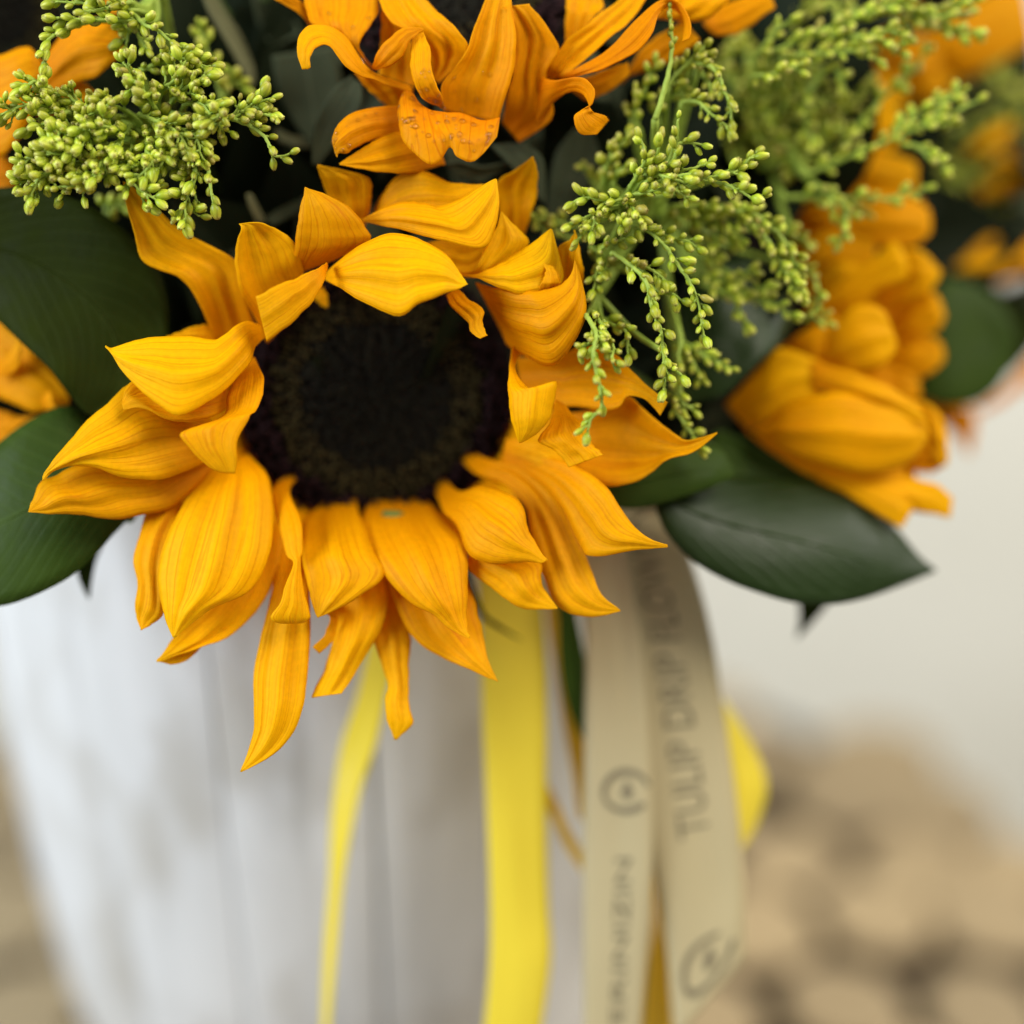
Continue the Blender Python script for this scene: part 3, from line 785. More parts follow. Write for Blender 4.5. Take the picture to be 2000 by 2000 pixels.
def head(parent, cx, cy, z, rpx, axis=None, florets=True, n=900):
    """disc, florets, receptacle, bracts and stem of one flower head; rpx radius in photo px"""
    c = P(cx, cy, z)
    R = rpx / 1000 * HT * (D0 - z * .001)
    axis = (axis or (CL - c)).normalized()
    s = axis.orthogonal().normalized(); t = axis.cross(s)
    rngh = random.Random(int(cx * 7 + cy))
    # disc dome
    verts, faces = [], []
    prof = [(1.06, -0.16), (1.03, -0.03), (0.92, 0.05), (0.75, 0.10), (0.5, 0.13), (0.25, 0.12), (0.0, 0.105)]
    seg = 40
    for r, h in prof[:-1]:
        for i in range(seg):
            a = 2 * math.pi * i / seg
            verts.append(c + (s * math.cos(a) + t * math.sin(a)) * r * R + axis * h * R)
    verts.append(c + axis * prof[-1][1] * R)
    for k in range(len(prof) - 2):
        for i in range(seg):
            j = (i + 1) % seg
            faces.append((k * seg + i, k * seg + j, (k + 1) * seg + j, (k + 1) * seg + i))
    k = len(prof) - 2
    for i in range(seg): faces.append((k * seg + i, k * seg + (i + 1) % seg, len(verts) - 1))
    disc = mesh_obj('disc', local(parent, verts), faces, M_DISC, parent)
    def hprof(r):
        for (r1, h1), (r0, h0) in zip(prof, prof[1:]):
            if r0 <= r <= r1: return h0 + (h1 - h0) * (r - r0) / (r1 - r0)
        return 0
    if florets:
        fv, ff, mi = [], [], []
        for q in range(n):
            rr = math.sqrt((q + 0.5) / n) * 0.99
            a = q * 2.39996 + rngh.uniform(-.05, .05) / max(.1, rr); rr = min(.995, rr * rngh.uniform(.97, 1.03))
            zz = rr + rngh.uniform(-.03, .03); zone = 0 if zz < 0.55 else (1 if zz < 0.77 else 2)
            b = c + (s * math.cos(a) + t * math.sin(a)) * rr * R + axis * hprof(rr) * R
            out = (s * math.cos(a) + t * math.sin(a))
            tilt = (-0.35 if zone == 0 else (0.05 if zone == 1 else 0.25))
            d = (axis + out * (tilt + rngh.uniform(-.25, .25)) + (s * rngh.uniform(-.2, .2) + t * rngh.uniform(-.2, .2))).normalized()
            h = R * (0.04 if zone == 0 else (0.055 if zone == 1 else rngh.uniform(0.09, 0.15)))
            w = R * (0.024 if zone == 0 else 0.020) * math.sqrt(900 / max(n, 900))
            e = d.orthogonal().normalized(); f = d.cross(e)
            i0 = len(fv)
            for lv, ww in ((0, w), (0.6, w * 1.05), (1.0, w * (0.75 if zone < 2 else 1.15))):
                for m in range(5):
                    aa = 2 * math.pi * m / 5
                    fv.append(b + d * h * lv + (e * math.cos(aa) + f * math.sin(aa)) * ww)
            fv.append(b + d * h * (1.12 if zone < 2 else 0.85))
            for lv in range(2):
                for m in range(5):
                    m2 = (m + 1) % 5
                    ff.append((i0 + lv * 5 + m, i0 + lv * 5 + m2, i0 + (lv + 1) * 5 + m2, i0 + (lv + 1) * 5 + m)); mi.append(zone)
            for m in range(5): ff.append((i0 + 10 + m, i0 + 10 + (m + 1) % 5, i0 + 15)); mi.append(zone)
        fo = mesh_obj('florets', local(parent, fv), ff, M_FLORET_IN, disc)
        fo.data.materials.append(M_FLORET_MID); fo.data.materials.append(M_FLORET_OUT)
        fo.data.polygons.foreach_set('material_index', mi)
        tag(fo, 'dark olive and maroon florets packed over the disc', kind='stuff')
    # receptacle
    verts, faces = [], []
    prof2 = [(1.05, -0.10), (1.0, -0.35), (0.75, -0.6), (0.35, -0.78), (0.14, -0.95)]
    for r, h in prof2:
        for i in range(seg):
            a = 2 * math.pi * i / seg
            verts.append(c + (s * math.cos(a) + t * math.sin(a)) * r * R * 0.98 + axis * h * R)
    for k in range(len(prof2) - 1):
        for i in range(seg):
            j = (i + 1) % seg
            faces.append((k * seg + i, (k + 1) * seg + i, (k + 1) * seg + j, k * seg + j))
    rec = mesh_obj('receptacle', local(parent, verts), faces, M_BRACT, parent)
    e = c - axis * R * 0.9
    f = FOAM + (e - FOAM) * 0.25
    pts = spline3([e, e - axis * 0.012 + Vector((0, 0, -0.002)), f.lerp(e, .4) - axis * 0.004, f, FOAM + (e - FOAM) * 0.05 - Vector((0, 0, .03))], 18)
    tube('stem', pts, 0.0042, M_STEM, parent, 12)
    # hairy green bracts behind the rays
    for q in range(16):
        a = 2 * math.pi * (q + rngh.uniform(-.3, .3)) / 16
        o = s * math.cos(a) + t * math.sin(a); sd = axis.cross(o)
        ln = R * rngh.uniform(0.5, 0.8); g = []
        for j in range(9):
            v = j / 8; w = R * 0.2 * math.sin(math.pi * min(1, 0.25 + v * 0.75)) * (1 - v * .2) + 0.0002
            p0 = c + o * (R * 0.95 + ln * v) + axis * (-0.30 * R - 0.35 * R * v * v * rngh.uniform(0.4, 1.2))
            g.append([p0 + sd * w * (i - 2) / 2 + axis * R * 0.05 * abs(i - 2) for i in range(5)])
        grid_mesh('bract', g, M_BRACT, parent, 0.0004).parent = rec
    return c, R

def flower(label, base):
    return thing('sunflower', label, 'sunflower', base, None)

# --- front sunflower
fl = flower('large sharp sunflower with wide dark disc and curling yellow petals above the yellow ribbons', P(735, 775, -24))
head(fl, 737, 770, -28.5, 263, n=2600)
def pt(crop, L, R, z, zR=None, **k):
    lp, rp = cv(crop, L), cv(crop, R)
    mx, my = (lp[0][0] + rp[0][0]) / 2, (lp[0][1] + rp[0][1]) / 2
    if my > 900:                                    # rays along the lower rim narrow to a claw under the disc
        dx, dy = 737 - mx, 772 - my; dd = math.hypot(dx, dy)
        qx, qy = mx + dx / dd * 48, my + dy / dd * 48
        lp = [(qx + (lp[0][0] - mx) * .55, qy + (lp[0][1] - my) * .55)] + lp
        rp = [(qx + (rp[0][0] - mx) * .55, qy + (rp[0][1] - my) * .55)] + rp
        z = [-31] + list(z); zR = ([-31] + list(zR)) if zR else None
    return petal(fl, 'V', lp, rp, z, zR, **k)
pt('A', [(1150, 1850), (1080, 1640), (970, 1500), (780, 1420), (730, 1280), (680, 1100), (664, 978)],
   [(1380, 1780), (1315, 1560), (1265, 1400), (1010, 1262), (860, 1135), (730, 1015), (668, 976)], [-15, -10, -7, -6, -5, -4, -3], ridge=.5)
pt('A', [(1440, 1850), (1370, 1700), (1300, 1580), (1268, 1440), (1272, 1330), (1300, 1235), (1290, 1206)],
   [(1640, 1640), (1640, 1500), (1620, 1400), (1590, 1310), (1500, 1240), (1400, 1200), (1292, 1204)], [-14, -9, -5, -3, -2, -1, -1], cup=-1.5)
pt('A', [(1765, 1415), (1700, 1450), (1600, 1500), (1500, 1535), (1380, 1600)],
   [(1765, 1430), (1745, 1515), (1690, 1610), (1590, 1725), (1440, 1840)], [-2, 2, 3.5, 4, 4], [-4, 1, 2.5, 3, 2], cup=0.8, ridge=.2, wob=.5)
pt('B', [(180, 1490), (205, 1350), (225, 1220), (240, 1120), (268, 1010)],
   [(430, 1400), (608, 1310), (590, 1220), (480, 1100), (272, 1008)], [-9, -3, -0.5, 0, 0.5], [-9, -5, -3, -1, .5], cup=1.6, ridge=.35, nridge=1.5)
pt('B', [(440, 1330), (420, 1150), (380, 1040), (345, 950), (328, 890)],
   [(560, 1330), (610, 1130), (622, 1040), (590, 950), (332, 888)], [-16, -11, -9, -7, -6], cup=1.2)
pt('B', [(620, 1160), (680, 1050), (770, 940), (870, 908), (1000, 965), (1120, 995), (1240, 993)],
   [(640, 1200), (720, 1200), (850, 1190), (1000, 1190), (1100, 1160), (1180, 1080), (1240, 1000)], [-14, -11, -9, -8, -8, -7, -6], [-12, -9, -7, -6, -6, -6, -6], cup=.6)
pt('B', [(568, 1180), (690, 1120), (800, 1090), (900, 1095), (990, 1112), (1100, 1072), (1220, 1002), (1297, 964)],
   [(572, 1192), (740, 1228), (900, 1270), (1050, 1306), (1225, 1334), (1290, 1220), (1314, 1090), (1300, 966)],
   [-7, -4, -3, -3, -3, -2, -1, 0], [-7, -3, 0, 1, 2, 1.5, 1, 0], cup=1.2, ridge=.5)
pt('B', [(1330, 1300), (1310, 1120), (1300, 990), (1400, 915), (1489, 844)],
   [(1430, 1300), (1480, 1160), (1514, 1040), (1518, 930), (1493, 846)], [-16, -13, -11, -9, -7], cup=-1.2)
pt('B', [(880, 1320), (1000, 1290), (1120, 1310), (1235, 1300)], [(930, 1400), (1060, 1470), (1160, 1490), (1240, 1400)], [-13, -9, -8, -8], cup=-.5)
pt('B', [(1080, 1470), (1170, 1460), (1205, 1400), (1250, 1300), (1298, 1215), (1320, 1140)],
   [(1110, 1490), (1230, 1490), (1340, 1440), (1472, 1312), (1400, 1225), (1323, 1140)], [-9, -5, -4, -4, -4, -4], [-9, -6, -5, -6, -5, -4], cup=1.2, ridge=.3)
pt('B', [(1080, 1478), (1200, 1476), (1300, 1430), (1400, 1370), (1500, 1300), (1594, 1234)],
   [(1090, 1492), (1200, 1500), (1320, 1556), (1480, 1590), (1650, 1520), (1600, 1236)], [-8, -4, -3, -3, -3, -3], [-8, -3, -1.5, -1, -3, -3], cup=1.6, ridge=.45)
pt('B', [(1500, 1580), (1540, 1520), (1560, 1470), (1556, 1425)], [(1640, 1560), (1640, 1520), (1610, 1450), (1560, 1420)], [-2, -.5, -.5, -1], cup=1.0, ridge=.2)
pt('G', [(640, 520), (608, 290), (690, 220), (716, 158)], [(760, 560), (774, 420), (750, 270), (720, 158)], [-9, -5, -4, -4], cup=-1)
pt('G', [(90, 488), (250, 530), (400, 545), (500, 540), (620, 505), (690, 440), (715, 338)],
   [(240, 760), (300, 880), (430, 960), (608, 998), (765, 760), (782, 590), (720, 340)],
   [-9, -3, -1, 0, 0.5, 0.5, 0], [-16, -12, -7, -2, 0, -0.5, 0], cup=2.6, ridge=.7, nridge=2.5, nu=18)
pt('B', [(372, 1478), (450, 1400), (600, 1300), (740, 1255), (880, 1290), (1010, 1365), (1100, 1468), (1138, 1526)],
   [(372, 1506), (460, 1560), (580, 1630), (760, 1704), (880, 1637), (1000, 1592), (1075, 1562), (1138, 1532)],
   [-8, -4, -1, 0, 1, 2, 3, 4], [-8, -1, 2, 4, 5, 5, 4, 4], cup=1.4, ridge=.5, nu=18)
pt('B', [(1085, 1550), (1150, 1612), (1222, 1668), (1221, 1750), (1246, 1806)],
   [(1025, 1590), (1060, 1660), (1140, 1735), (1160, 1792), (1205, 1827)], [-7, -4, -2, -1, 0], cup=1.3, ridge=.6)
pt('G', [(325, 880), (308, 1000), (301, 1090), (300, 1150), (304, 1215), (312, 1300), (326, 1380), (345, 1440), (368, 1494)],
   [(392, 925), (338, 1012), (380, 1112), (480, 1166), (598, 1112), (580, 1270), (548, 1360), (480, 1438), (376, 1496)],
   [-9, -5, -2, 0, 1, 1.5, 1.5, 1, 0], [-12, -6, -2, 2, 3, 3, 3, 2, 0], cup=1.8, ridge=.2, wob=.4)
pt('G', [(340, 960), (480, 950), (620, 940), (780, 885), (980, 945), (1085, 1062), (1200, 1160), (1300, 1240)],
   [(400, 1260), (560, 1260), (670, 1268), (850, 1287), (975, 1285), (1050, 1206), (1160, 1224), (1252, 1328)],
   [-18, -14, -11, -9, -7, -6, -5, -4], cup=-1.6, ridge=.5)
pt('G', [(595, 1225), (565, 1370), (485, 1482), (590, 1545), (640, 1600), (685, 1651)],
   [(650, 1255), (720, 1340), (790, 1400), (818, 1490), (858, 1540), (897, 1567)], [-9, -3, -1, 0, .5, 1], cup=1.3, ridge=.35)
pt('G', [(600, 1320), (830, 1290), (1040, 1203), (1130, 1260), (1250, 1370), (1400, 1476), (1500, 1466), (1613, 1429)],
   [(560, 1640), (740, 1690), (900, 1766), (1080, 1742), (1200, 1680), (1300, 1602), (1460, 1556), (1613, 1437)],
   [-17, -13, -11, -9, -8, -6, -5, -4], cup=-2.2, ridge=.6)
pt('G', [(280, 1470), (400, 1480), (520, 1510), (640, 1560)], [(270, 1560), (400, 1600), (520, 1640), (680, 1690)], [-18, -15, -13, -12], cup=1.0)
pt('J', [(400, 70), (560, 100), (740, 150), (880, 210), (1000, 310), (1110, 470), (1210, 580), (1350, 633)],
   [(380, 170), (540, 220), (680, 340), (770, 480), (850, 650), (920, 704), (1150, 668), (1350, 647)],
   [-19, -15, -10, -7, -4, -2, 0, 0], [-19, -16, -11, -8, -6, -4, -1, 0], cup=1.6, ridge=.55)
pt('J', [(320, 140), (480, 170), (620, 270), (740, 400), (840, 620), (908, 780), (960, 920), (1075, 1014)],
   [(240, 230), (390, 280), (520, 420), (560, 600), (620, 800), (720, 1000), (900, 1058), (1075, 1021)],
   [-20, -17, -14, -12, -9, -7, -5, -4], [-20, -16, -13, -11, -9, -7, -6, -4], cup=1.2, ridge=.7)
pt('J', [(140, 330), (260, 292), (400, 325), (510, 415), (540, 540), (590, 640), (656, 722)],
   [(50, 440), (130, 530), (185, 680), (300, 740), (450, 738), (560, 735), (628, 738)],
   [-17, -12, -7, -4, -3, -2, -1], [-16, -9, -5, -3, -2, -1.5, -1], cup=2.0, ridge=.45)
pt('J', [(280, 690), (450, 690), (606, 736), (615, 830), (640, 910), (711, 1000)],
   [(185, 690), (200, 790), (300, 870), (420, 957), (540, 1013), (711, 1006)], [-11, -8, -6, -5, -5, -4], cup=.9, ridge=.5)
pt('I', [(1215, 400), (1258, 550), (1340, 672), (1450, 782), (1560, 847), (1650, 920), (1729, 957)],
   [(1620, 400), (1700, 490), (1722, 600), (1718, 720), (1720, 840), (1724, 920), (1732, 955)],
   [-18, -9, -5, -3, -2, -1, 0], cup=2.2, ridge=.7, nu=18)
pt('I', [(1330, 620), (1380, 780), (1470, 960), (1600, 1047), (1720, 1102), (1865, 1162)],
   [(1700, 620), (1742, 740), (1775, 850), (1798, 960), (1820, 1060), (1866, 1158)], [-15, -10, -8, -7, -5, -4], cup=1.0, ridge=.5)
pt('I', [(945, 420), (942, 560), (962, 680), (985, 770), (1013, 861)],
   [(1215, 380), (1275, 540), (1332, 660), (1190, 772), (1017, 861)], [-18, -8, -5, -3, -2], cup=1.8, ridge=.6)
pt('I', [(1060, 700), (1100, 850), (1090, 960), (1050, 1100), (1005, 1195), (988, 1238)],
   [(1340, 640), (1346, 780), (1320, 900), (1232, 1052), (1155, 1180), (1128, 1218)], [-16, -11, -9, -8, -6, -5], cup=1.2, ridge=.5)
pt('I', [(1040, 830), (1073, 855), (1062, 905), (1035, 955), (990, 998)],
   [(1112, 800), (1108, 860), (1098, 930), (1075, 980), (1020, 1031)], [-8, -7, -7, -6, -5], [-10, -9, -8, -7, -6], cup=.5, ridge=.2, wob=.2)
pt('I', [(1260, 780), (1280, 960), (1330, 1120), (1352, 1185), (1338, 1245), (1345, 1340), (1378, 1436)],
   [(1400, 780), (1452, 960), (1446, 1100), (1445, 1200), (1448, 1280), (1461, 1360), (1388, 1436)], [-17, -12, -10, -9, -8, -7, -7], cup=1.4, ridge=.4)
pt('I', [(808, 255), (835, 430), (868, 560), (905, 606), (868, 690), (840, 790), (794, 866), (850, 886)],
   [(885, 255), (938, 400), (946, 530), (934, 590), (945, 700), (968, 800), (982, 860), (930, 888)],
   [-17, -8, -4, -2, 0, 1, 1, 0], [-15, -7, -4, -3, -2, -1.5, -1.5, -1.5], cup=1.6, ridge=.25, wob=.4)
pt('I', [(850, 420), (840, 580), (798, 740), (750, 950), (718, 1100), (714, 1250), (717, 1370), (690, 1480), (652, 1586)],
   [(940, 420), (962, 580), (976, 740), (981, 950), (965, 1150), (945, 1290), (895, 1410), (800, 1510), (655, 1587)],
   [-19, -14, -9, -7, -5, -3, -2, -1, 0], cup=1.4, ridge=.7, nridge=2)
pt('I', [(560, 120), (420, 270), (320, 440), (268, 600), (270, 720), (295, 850), (333, 953)],
   [(690, 90), (785, 210), (806, 400), (780, 580), (690, 732), (500, 823), (340, 956)],
   [-18, -10, -5, -3, -2, -1, 0], [-18, -12, -8, -5, -3, -1, 0], cup=3.0, ridge=.7, nridge=3, nu=20)
pt('I', [(230, 330), (176, 470), (149, 590), (166, 690), (154, 780), (160, 850), (181, 919)],
   [(420, 330), (330, 470), (300, 600), (290, 720), (285, 840), (232, 892), (185, 919)], [-13, -8, -6, -5, -4, -4, -3], cup=1.0, ridge=.5)
pt('I', [(640, 450), (560, 700), (450, 850), (340, 945), (300, 1010), (257, 1064)],
   [(860, 430), (838, 600), (770, 772), (620, 935), (470, 1000), (262, 1068)], [-18, -13, -10, -8, -6, -5], cup=.8, ridge=.6)
pt('I', [(560, 900), (500, 960), (420, 1000), (330, 1030), (257, 1064)],
   [(640, 915), (525, 962), (470, 995), (400, 1062), (330, 1083), (258, 1067)], [-10, -9, -8, -7, -6], cup=.5, ridge=.3)
pt('E', [(1280, 880), (1000, 960), (800, 1000), (500, 994), (350, 1060), (255, 1105), (205, 1215), (177, 1284)],
   [(1360, 1020), (1180, 1180), (1050, 1278), (880, 1312), (700, 1333), (520, 1303), (350, 1298), (178, 1290)],
   [-17, -11, -8, -6, -5, -4, -3, -2], cup=1.6, ridge=.6)
pt('E', [(1300, 640), (1050, 520), (830, 478), (680, 600), (550, 710), (430, 850), (330, 970), (278, 1040), (268, 1086)],
   [(1380, 920), (1220, 1010), (1050, 1077), (900, 1088), (750, 1065), (600, 1010), (470, 995), (350, 1025), (272, 1088)],
   [-14, -9, -6, -4, -3, -2, -1, -1, -1], [-16, -8, -4, -2, -1, -1, -1, -1, -1], cup=2.0, ridge=.6, nu=18)
pt('E', [(1440, 460), (1200, 490), (1000, 475), (840, 468), (785, 530), (767, 600)],
   [(1450, 620), (1330, 687), (1180, 723), (1050, 706), (920, 640), (776, 643)], [-9, -4, -2, -2, -1, 0], [-8, -3, -1, -.5, 0, 0], cup=.8, ridge=.3)
pt('E', [(1650, 120), (1560, 88), (1480, 120), (1400, 180), (1330, 206), (1150, 183), (950, 190), (800, 226), (720, 255), (661, 243)],
   [(1670, 175), (1605, 250), (1570, 350), (1450, 490), (1300, 600), (1130, 683), (980, 600), (850, 490), (750, 370), (664, 252)],
   [-9, -4, -1, 0, .5, 0, -.5, -1, -1, -1], [-9, -4, -1, 1.5, 3, 4, 3.5, 2.5, 1, -.5], cup=1.5, ridge=.35, nu=18)
pt('E', [(1360, 240), (1200, 220), (1045, 187)], [(1330, 105), (1200, 128), (1048, 183)], [-14, -11, -9], cup=.5)
pt('E', [(1540, 330), (1470, 450), (1430, 570), (1415, 680), (1270, 742), (1134, 795), (1200, 895), (1300, 992), (1400, 1037)],
   [(1600, 318), (1652, 420), (1657, 520), (1620, 630), (1580, 672), (1552, 722), (1488, 850), (1491, 930), (1476, 1042)],
   [-10, -6, -3, -1, 2.5, 4, 4, 3.5, 3], [-8, -3, 0, 2, 4, 4.5, 5, 5, 4], cup=.4, ridge=.2, wob=.4, nv=36)
pt('F', [(560, 180), (590, 230), (640, 275)], [(640, 170), (660, 220), (664, 278)], [-16, -15, -15], cup=.3, ridge=.1)
rq = random.Random(31)
for k in range(15):                                  # inner whorl seen between the lower rays
    an = rad(8 + k * 12.2 + rq.uniform(-3, 3))
    ca, sa = math.cos(an), math.sin(an)
    Lf, Rf = [], []
    for r_, w_ in ((246, 26), (268, 44), (300, 56), (335, 48), (362, 22), (372, 3)):
        cx_, cy_ = 737 + ca * r_ * 1.0, 772 + sa * r_ * 0.94
        Lf.append((cx_ - sa * w_, cy_ + ca * w_)); Rf.append((cx_ + sa * w_, cy_ - ca * w_))
    petal(fl, 'V', Lf, Rf, [-38, -30, -24, -20, -18, -17], cup=1.4, ridge=.5)
# pale base of one ray under the disc
tube('ray_base', [P(*cv('F', [(960, 1390)])[0], -20), P(*cv('F', [(1040, 1412)])[0], -19.5), P(*cv('F', [(1110, 1425)])[0], -20)], [.0008, .0016, .0008], M_STEM, fl, 8)

# --- sunflower above it
ft = flower('orange-yellow sunflower with rain drops on its curled petals, above the large front one', P(880, -30, -30))
head(ft, 890, -40, -30, 235, axis=(CL - P(890, -40, -30)) + Vector((0, 0, .25)))
pu = lambda *a, **k: petal(ft, *a, mat=M_PETAL_O, **k)
pu('B', [(840, 478), (690, 420), (590, 350), (500, 220), (400, 145), (300, 135), (235, 190), (224, 270), (248, 376)],
   [(835, 494), (680, 447), (560, 406), (470, 345), (400, 252), (330, 255), (292, 300), (290, 355), (282, 372)],
   [-10, -7, -5, -4, -3, -2, 0, 1, 1], [-9, -5, -2, 0, 1, 1, 1.5, 1.5, 1], cup=1.0, ridge=.3, wob=.4)
gT2 = pu('B', [(620, 370), (540, 265), (440, 168), (300, 122), (264, 30), (272, -80)],
   [(634, 365), (585, 310), (553, 240), (612, 140), (656, 70), (664, -80)], [-12, -8, -6, -6, -8, -10], cup=-1.5, ridge=.6)
pu('B', [(300, 150), (230, 72), (110, 0), (60, -30)], [(300, 110), (266, 30), (200, -20), (150, -50)], [-12, -10, -9, -9], cup=.6)
pu('B', [(530, 395), (620, 500), (720, 575)], [(700, 420), (845, 480), (800, 570)], [-9, -11, -14], cup=-.6)
pu('B', [(624, 370), (650, 290), (720, 203), (800, 149), (902, 155)],
   [(640, 377), (730, 352), (792, 295), (826, 225), (902, 161)], [-5, -2, -1, -1, -2], cup=1.2, ridge=.4)
pu('B', [(950, 420), (930, 300), (850, 190), (720, 110), (670, 10), (668, -80)],
   [(985, 448), (1095, 350), (1142, 255), (1065, 140), (985, 60), (850, -60)], [-13, -9, -6, -5, -7, -9], [-13, -8, -4, -4, -6, -8], cup=-2.0, ridge=.6, nu=18)
pu('B', [(660, 400), (675, 200), (672, 30)], [(860, 470), (850, 250), (800, 130)], [-14, -11, -10], cup=-.8)
gT6 = pu('B', [(1000, 580), (900, 530), (850, 430), (832, 310), (848, 198)],
   [(1014, 577), (995, 500), (950, 400), (933, 260), (902, 172)], [-6, -2, 0, -1, -3], cup=1.2, ridge=.3)
gT7 = pu('B', [(1010, 600), (1000, 470), (1050, 390), (1120, 300), (1180, 150), (1232, 0), (1255, -80)],
   [(1308, 660), (1350, 500), (1391, 350), (1398, 200), (1386, 80), (1376, 0), (1372, -80)], [-8, -5, -4, -3, -3, -4, -5], cup=-2.2, ridge=.5, nu=18)
gT8 = pu('B', [(762, 600), (790, 508), (838, 494), (900, 570), (1000, 605), (1100, 612), (1220, 648), (1314, 636)],
   [(766, 640), (790, 745), (850, 822), (958, 888), (1045, 795), (1090, 850), (1180, 869), (1300, 740)],
   [-5, -4, -4, -3, -3, -3, -3, -4], [-3, -1, 0, 1, 0, 1, 0, -2], cup=1.8, ridge=.08, nu=16, nv=34, swap=True)
gT9 = pu('B', [(790, 570), (640, 580), (520, 610), (440, 680), (412, 760), (438, 843)],
   [(800, 730), (640, 752), (540, 792), (485, 826), (450, 826), (442, 844)], [-10, -6, -4, -3, -3, -3], cup=1.2, ridge=.4)
pu('B', [(980, 760), (780, 712), (640, 760), (530, 830), (448, 881)],
   [(1020, 885), (900, 917), (780, 934), (620, 920), (453, 890)], [-11, -8, -6, -5, -4], cup=.8, ridge=.4)
pu('B', [(1330, 660), (1350, 520), (1382, 400), (1395, 250), (1385, 140), (1350, 62), (1330, 34)],
   [(1420, 768), (1600, 630), (1560, 420), (1600, 330), (1634, 250), (1545, 110), (1470, 20)], [-14, -9, -7, -6, -5, -4, -4], [-15, -11, -8, -6, -5, -4, -4], cup=-1.6, ridge=.6, nu=18)
pu('C', [(225, 592), (330, 606), (470, 577), (570, 605), (624, 690), (606, 790), (520, 835), (463, 890), (505, 1005), (640, 1018)],
   [(180, 940), (320, 760), (400, 700), (500, 695), (560, 735), (582, 780), (600, 828), (625, 852), (700, 878), (732, 908)],
   [-8, -4, -2, 0, 1, 1, 0, 1, 0, -3], [-12, -9, -6, -4, -2, -1, 0, -1, -3, -6], cup=.6, ridge=.15, wob=.3, nv=40)
pu('C', [(250, 600), (280, 500), (400, 320), (560, 190), (700, 80), (850, -40)],
   [(330, 598), (420, 560), (560, 440), (750, 280), (900, 150), (1030, -40)], [-12, -8, -7, -7, -8, -9], cup=-1.5, ridge=.5)
pu('C', [(320, 596), (480, 520), (680, 410), (860, 230), (980, 110), (1130, 0), (1230, 2), (1312, 90), (1350, 205), (1332, 295)],
   [(400, 600), (600, 547), (780, 477), (950, 382), (1070, 232), (1112, 100), (1190, 50), (1285, 130), (1298, 240), (1284, 316)],
   [-11, -6, -5, -4, -4, -4, -4, -4, -3, -2], [-10, -4, -3, -2, -2, -4, -8, -7, -5, -3], cup=.6, ridge=.3, nv=36)
pu('C', [(400, 340), (405, 150), (412, 0), (415, -80)], [(560, 240), (620, 130), (690, 50), (650, -80)], [-14, -13, -13, -14], cup=-1)
pu('C', [(1080, 130), (1180, -10), (1300, -90)], [(1290, 160), (1480, 140), (1700, -60)], [-15, -12, -12], cup=1)
pu('C', [(1440, 170), (1600, 40), (1932, -80)], [(1500, 245), (1700, 255), (1980, 60)], [-24, -22, -20], cup=1)
pu('C', [(400, 640), (620, 560), (870, 470)], [(560, 760), (740, 690), (890, 560)], [-17, -14, -12], cup=.6)
pu('C', [(820, 640), (1000, 350), (1290, 160)], [(900, 560), (1160, 480), (1420, 300)], [-22, -18, -16], cup=.8)
# hairy bracts of this flower seen beneath it
def bract(parent, crop, L, R, z, mat=M_BRACT, cup=-1.0):
    g = surf_grid(cv(crop, L), cv(crop, R), z, None, cup=cup, nu=8, nv=16, wob=.8, seed=random.random() * 50)
    grid_mesh('bract', g, mat, parent, 0.0005)
bract(ft, 'O', [(1050, 1480), (1080, 1120), (1240, 810), (1400, 680)], [(1110, 1500), (1330, 1190), (1500, 960), (1500, 760)], [-16, -15, -14, -14])
bract(ft, 'O', [(690, 500), (740, 800), (900, 1100), (1080, 1350)], [(1250, 420), (1330, 750), (1260, 1000), (1130, 1320)], [-24, -26, -27, -26])
bract(ft, 'O', [(720, 1200), (780, 1270), (900, 1320), (1060, 1330)], [(740, 1150), (850, 1210), (950, 1230), (1060, 1240)], [-27, -27, -27, -28], M_BRACT_PALE)
bract(ft, 'B', [(1260, 780), (1380, 900), (1420, 980)], [(1440, 770), (1545, 860), (1560, 1100)], [-18, -18, -20])
bract(ft, 'B', [(1010, 880), (1090, 940), (1210, 990)], [(1100, 870), (1230, 900), (1400, 860)], [-16, -18, -20])
bract(ft, 'B', [(1560, 1240), (1580, 1000), (1620, 820), (1720, 690)], [(1660, 1240), (1760, 1050), (1850, 850), (1800, 690)], [-26, -25, -25, -24])
bract(fl, 'O', [(460, 1750), (490, 1850), (560, 2000)], [(500, 1730), (540, 1800), (640, 1990)], [-20, -20, -22], M_BRACT_PALE)
bract(fl, 'O', [(640, 1960), (720, 1900), (860, 1830), (990, 1760)], [(700, 2030), (800, 1980), (900, 1920), (1000, 1860)], [-22, -22, -21, -20])
bract(fl, 'A', [(520, 1760), (600, 1830), (720, 1880)], [(560, 1800), (620, 1880), (760, 1930)], [-18, -18, -20], M_BRACT_PALE)

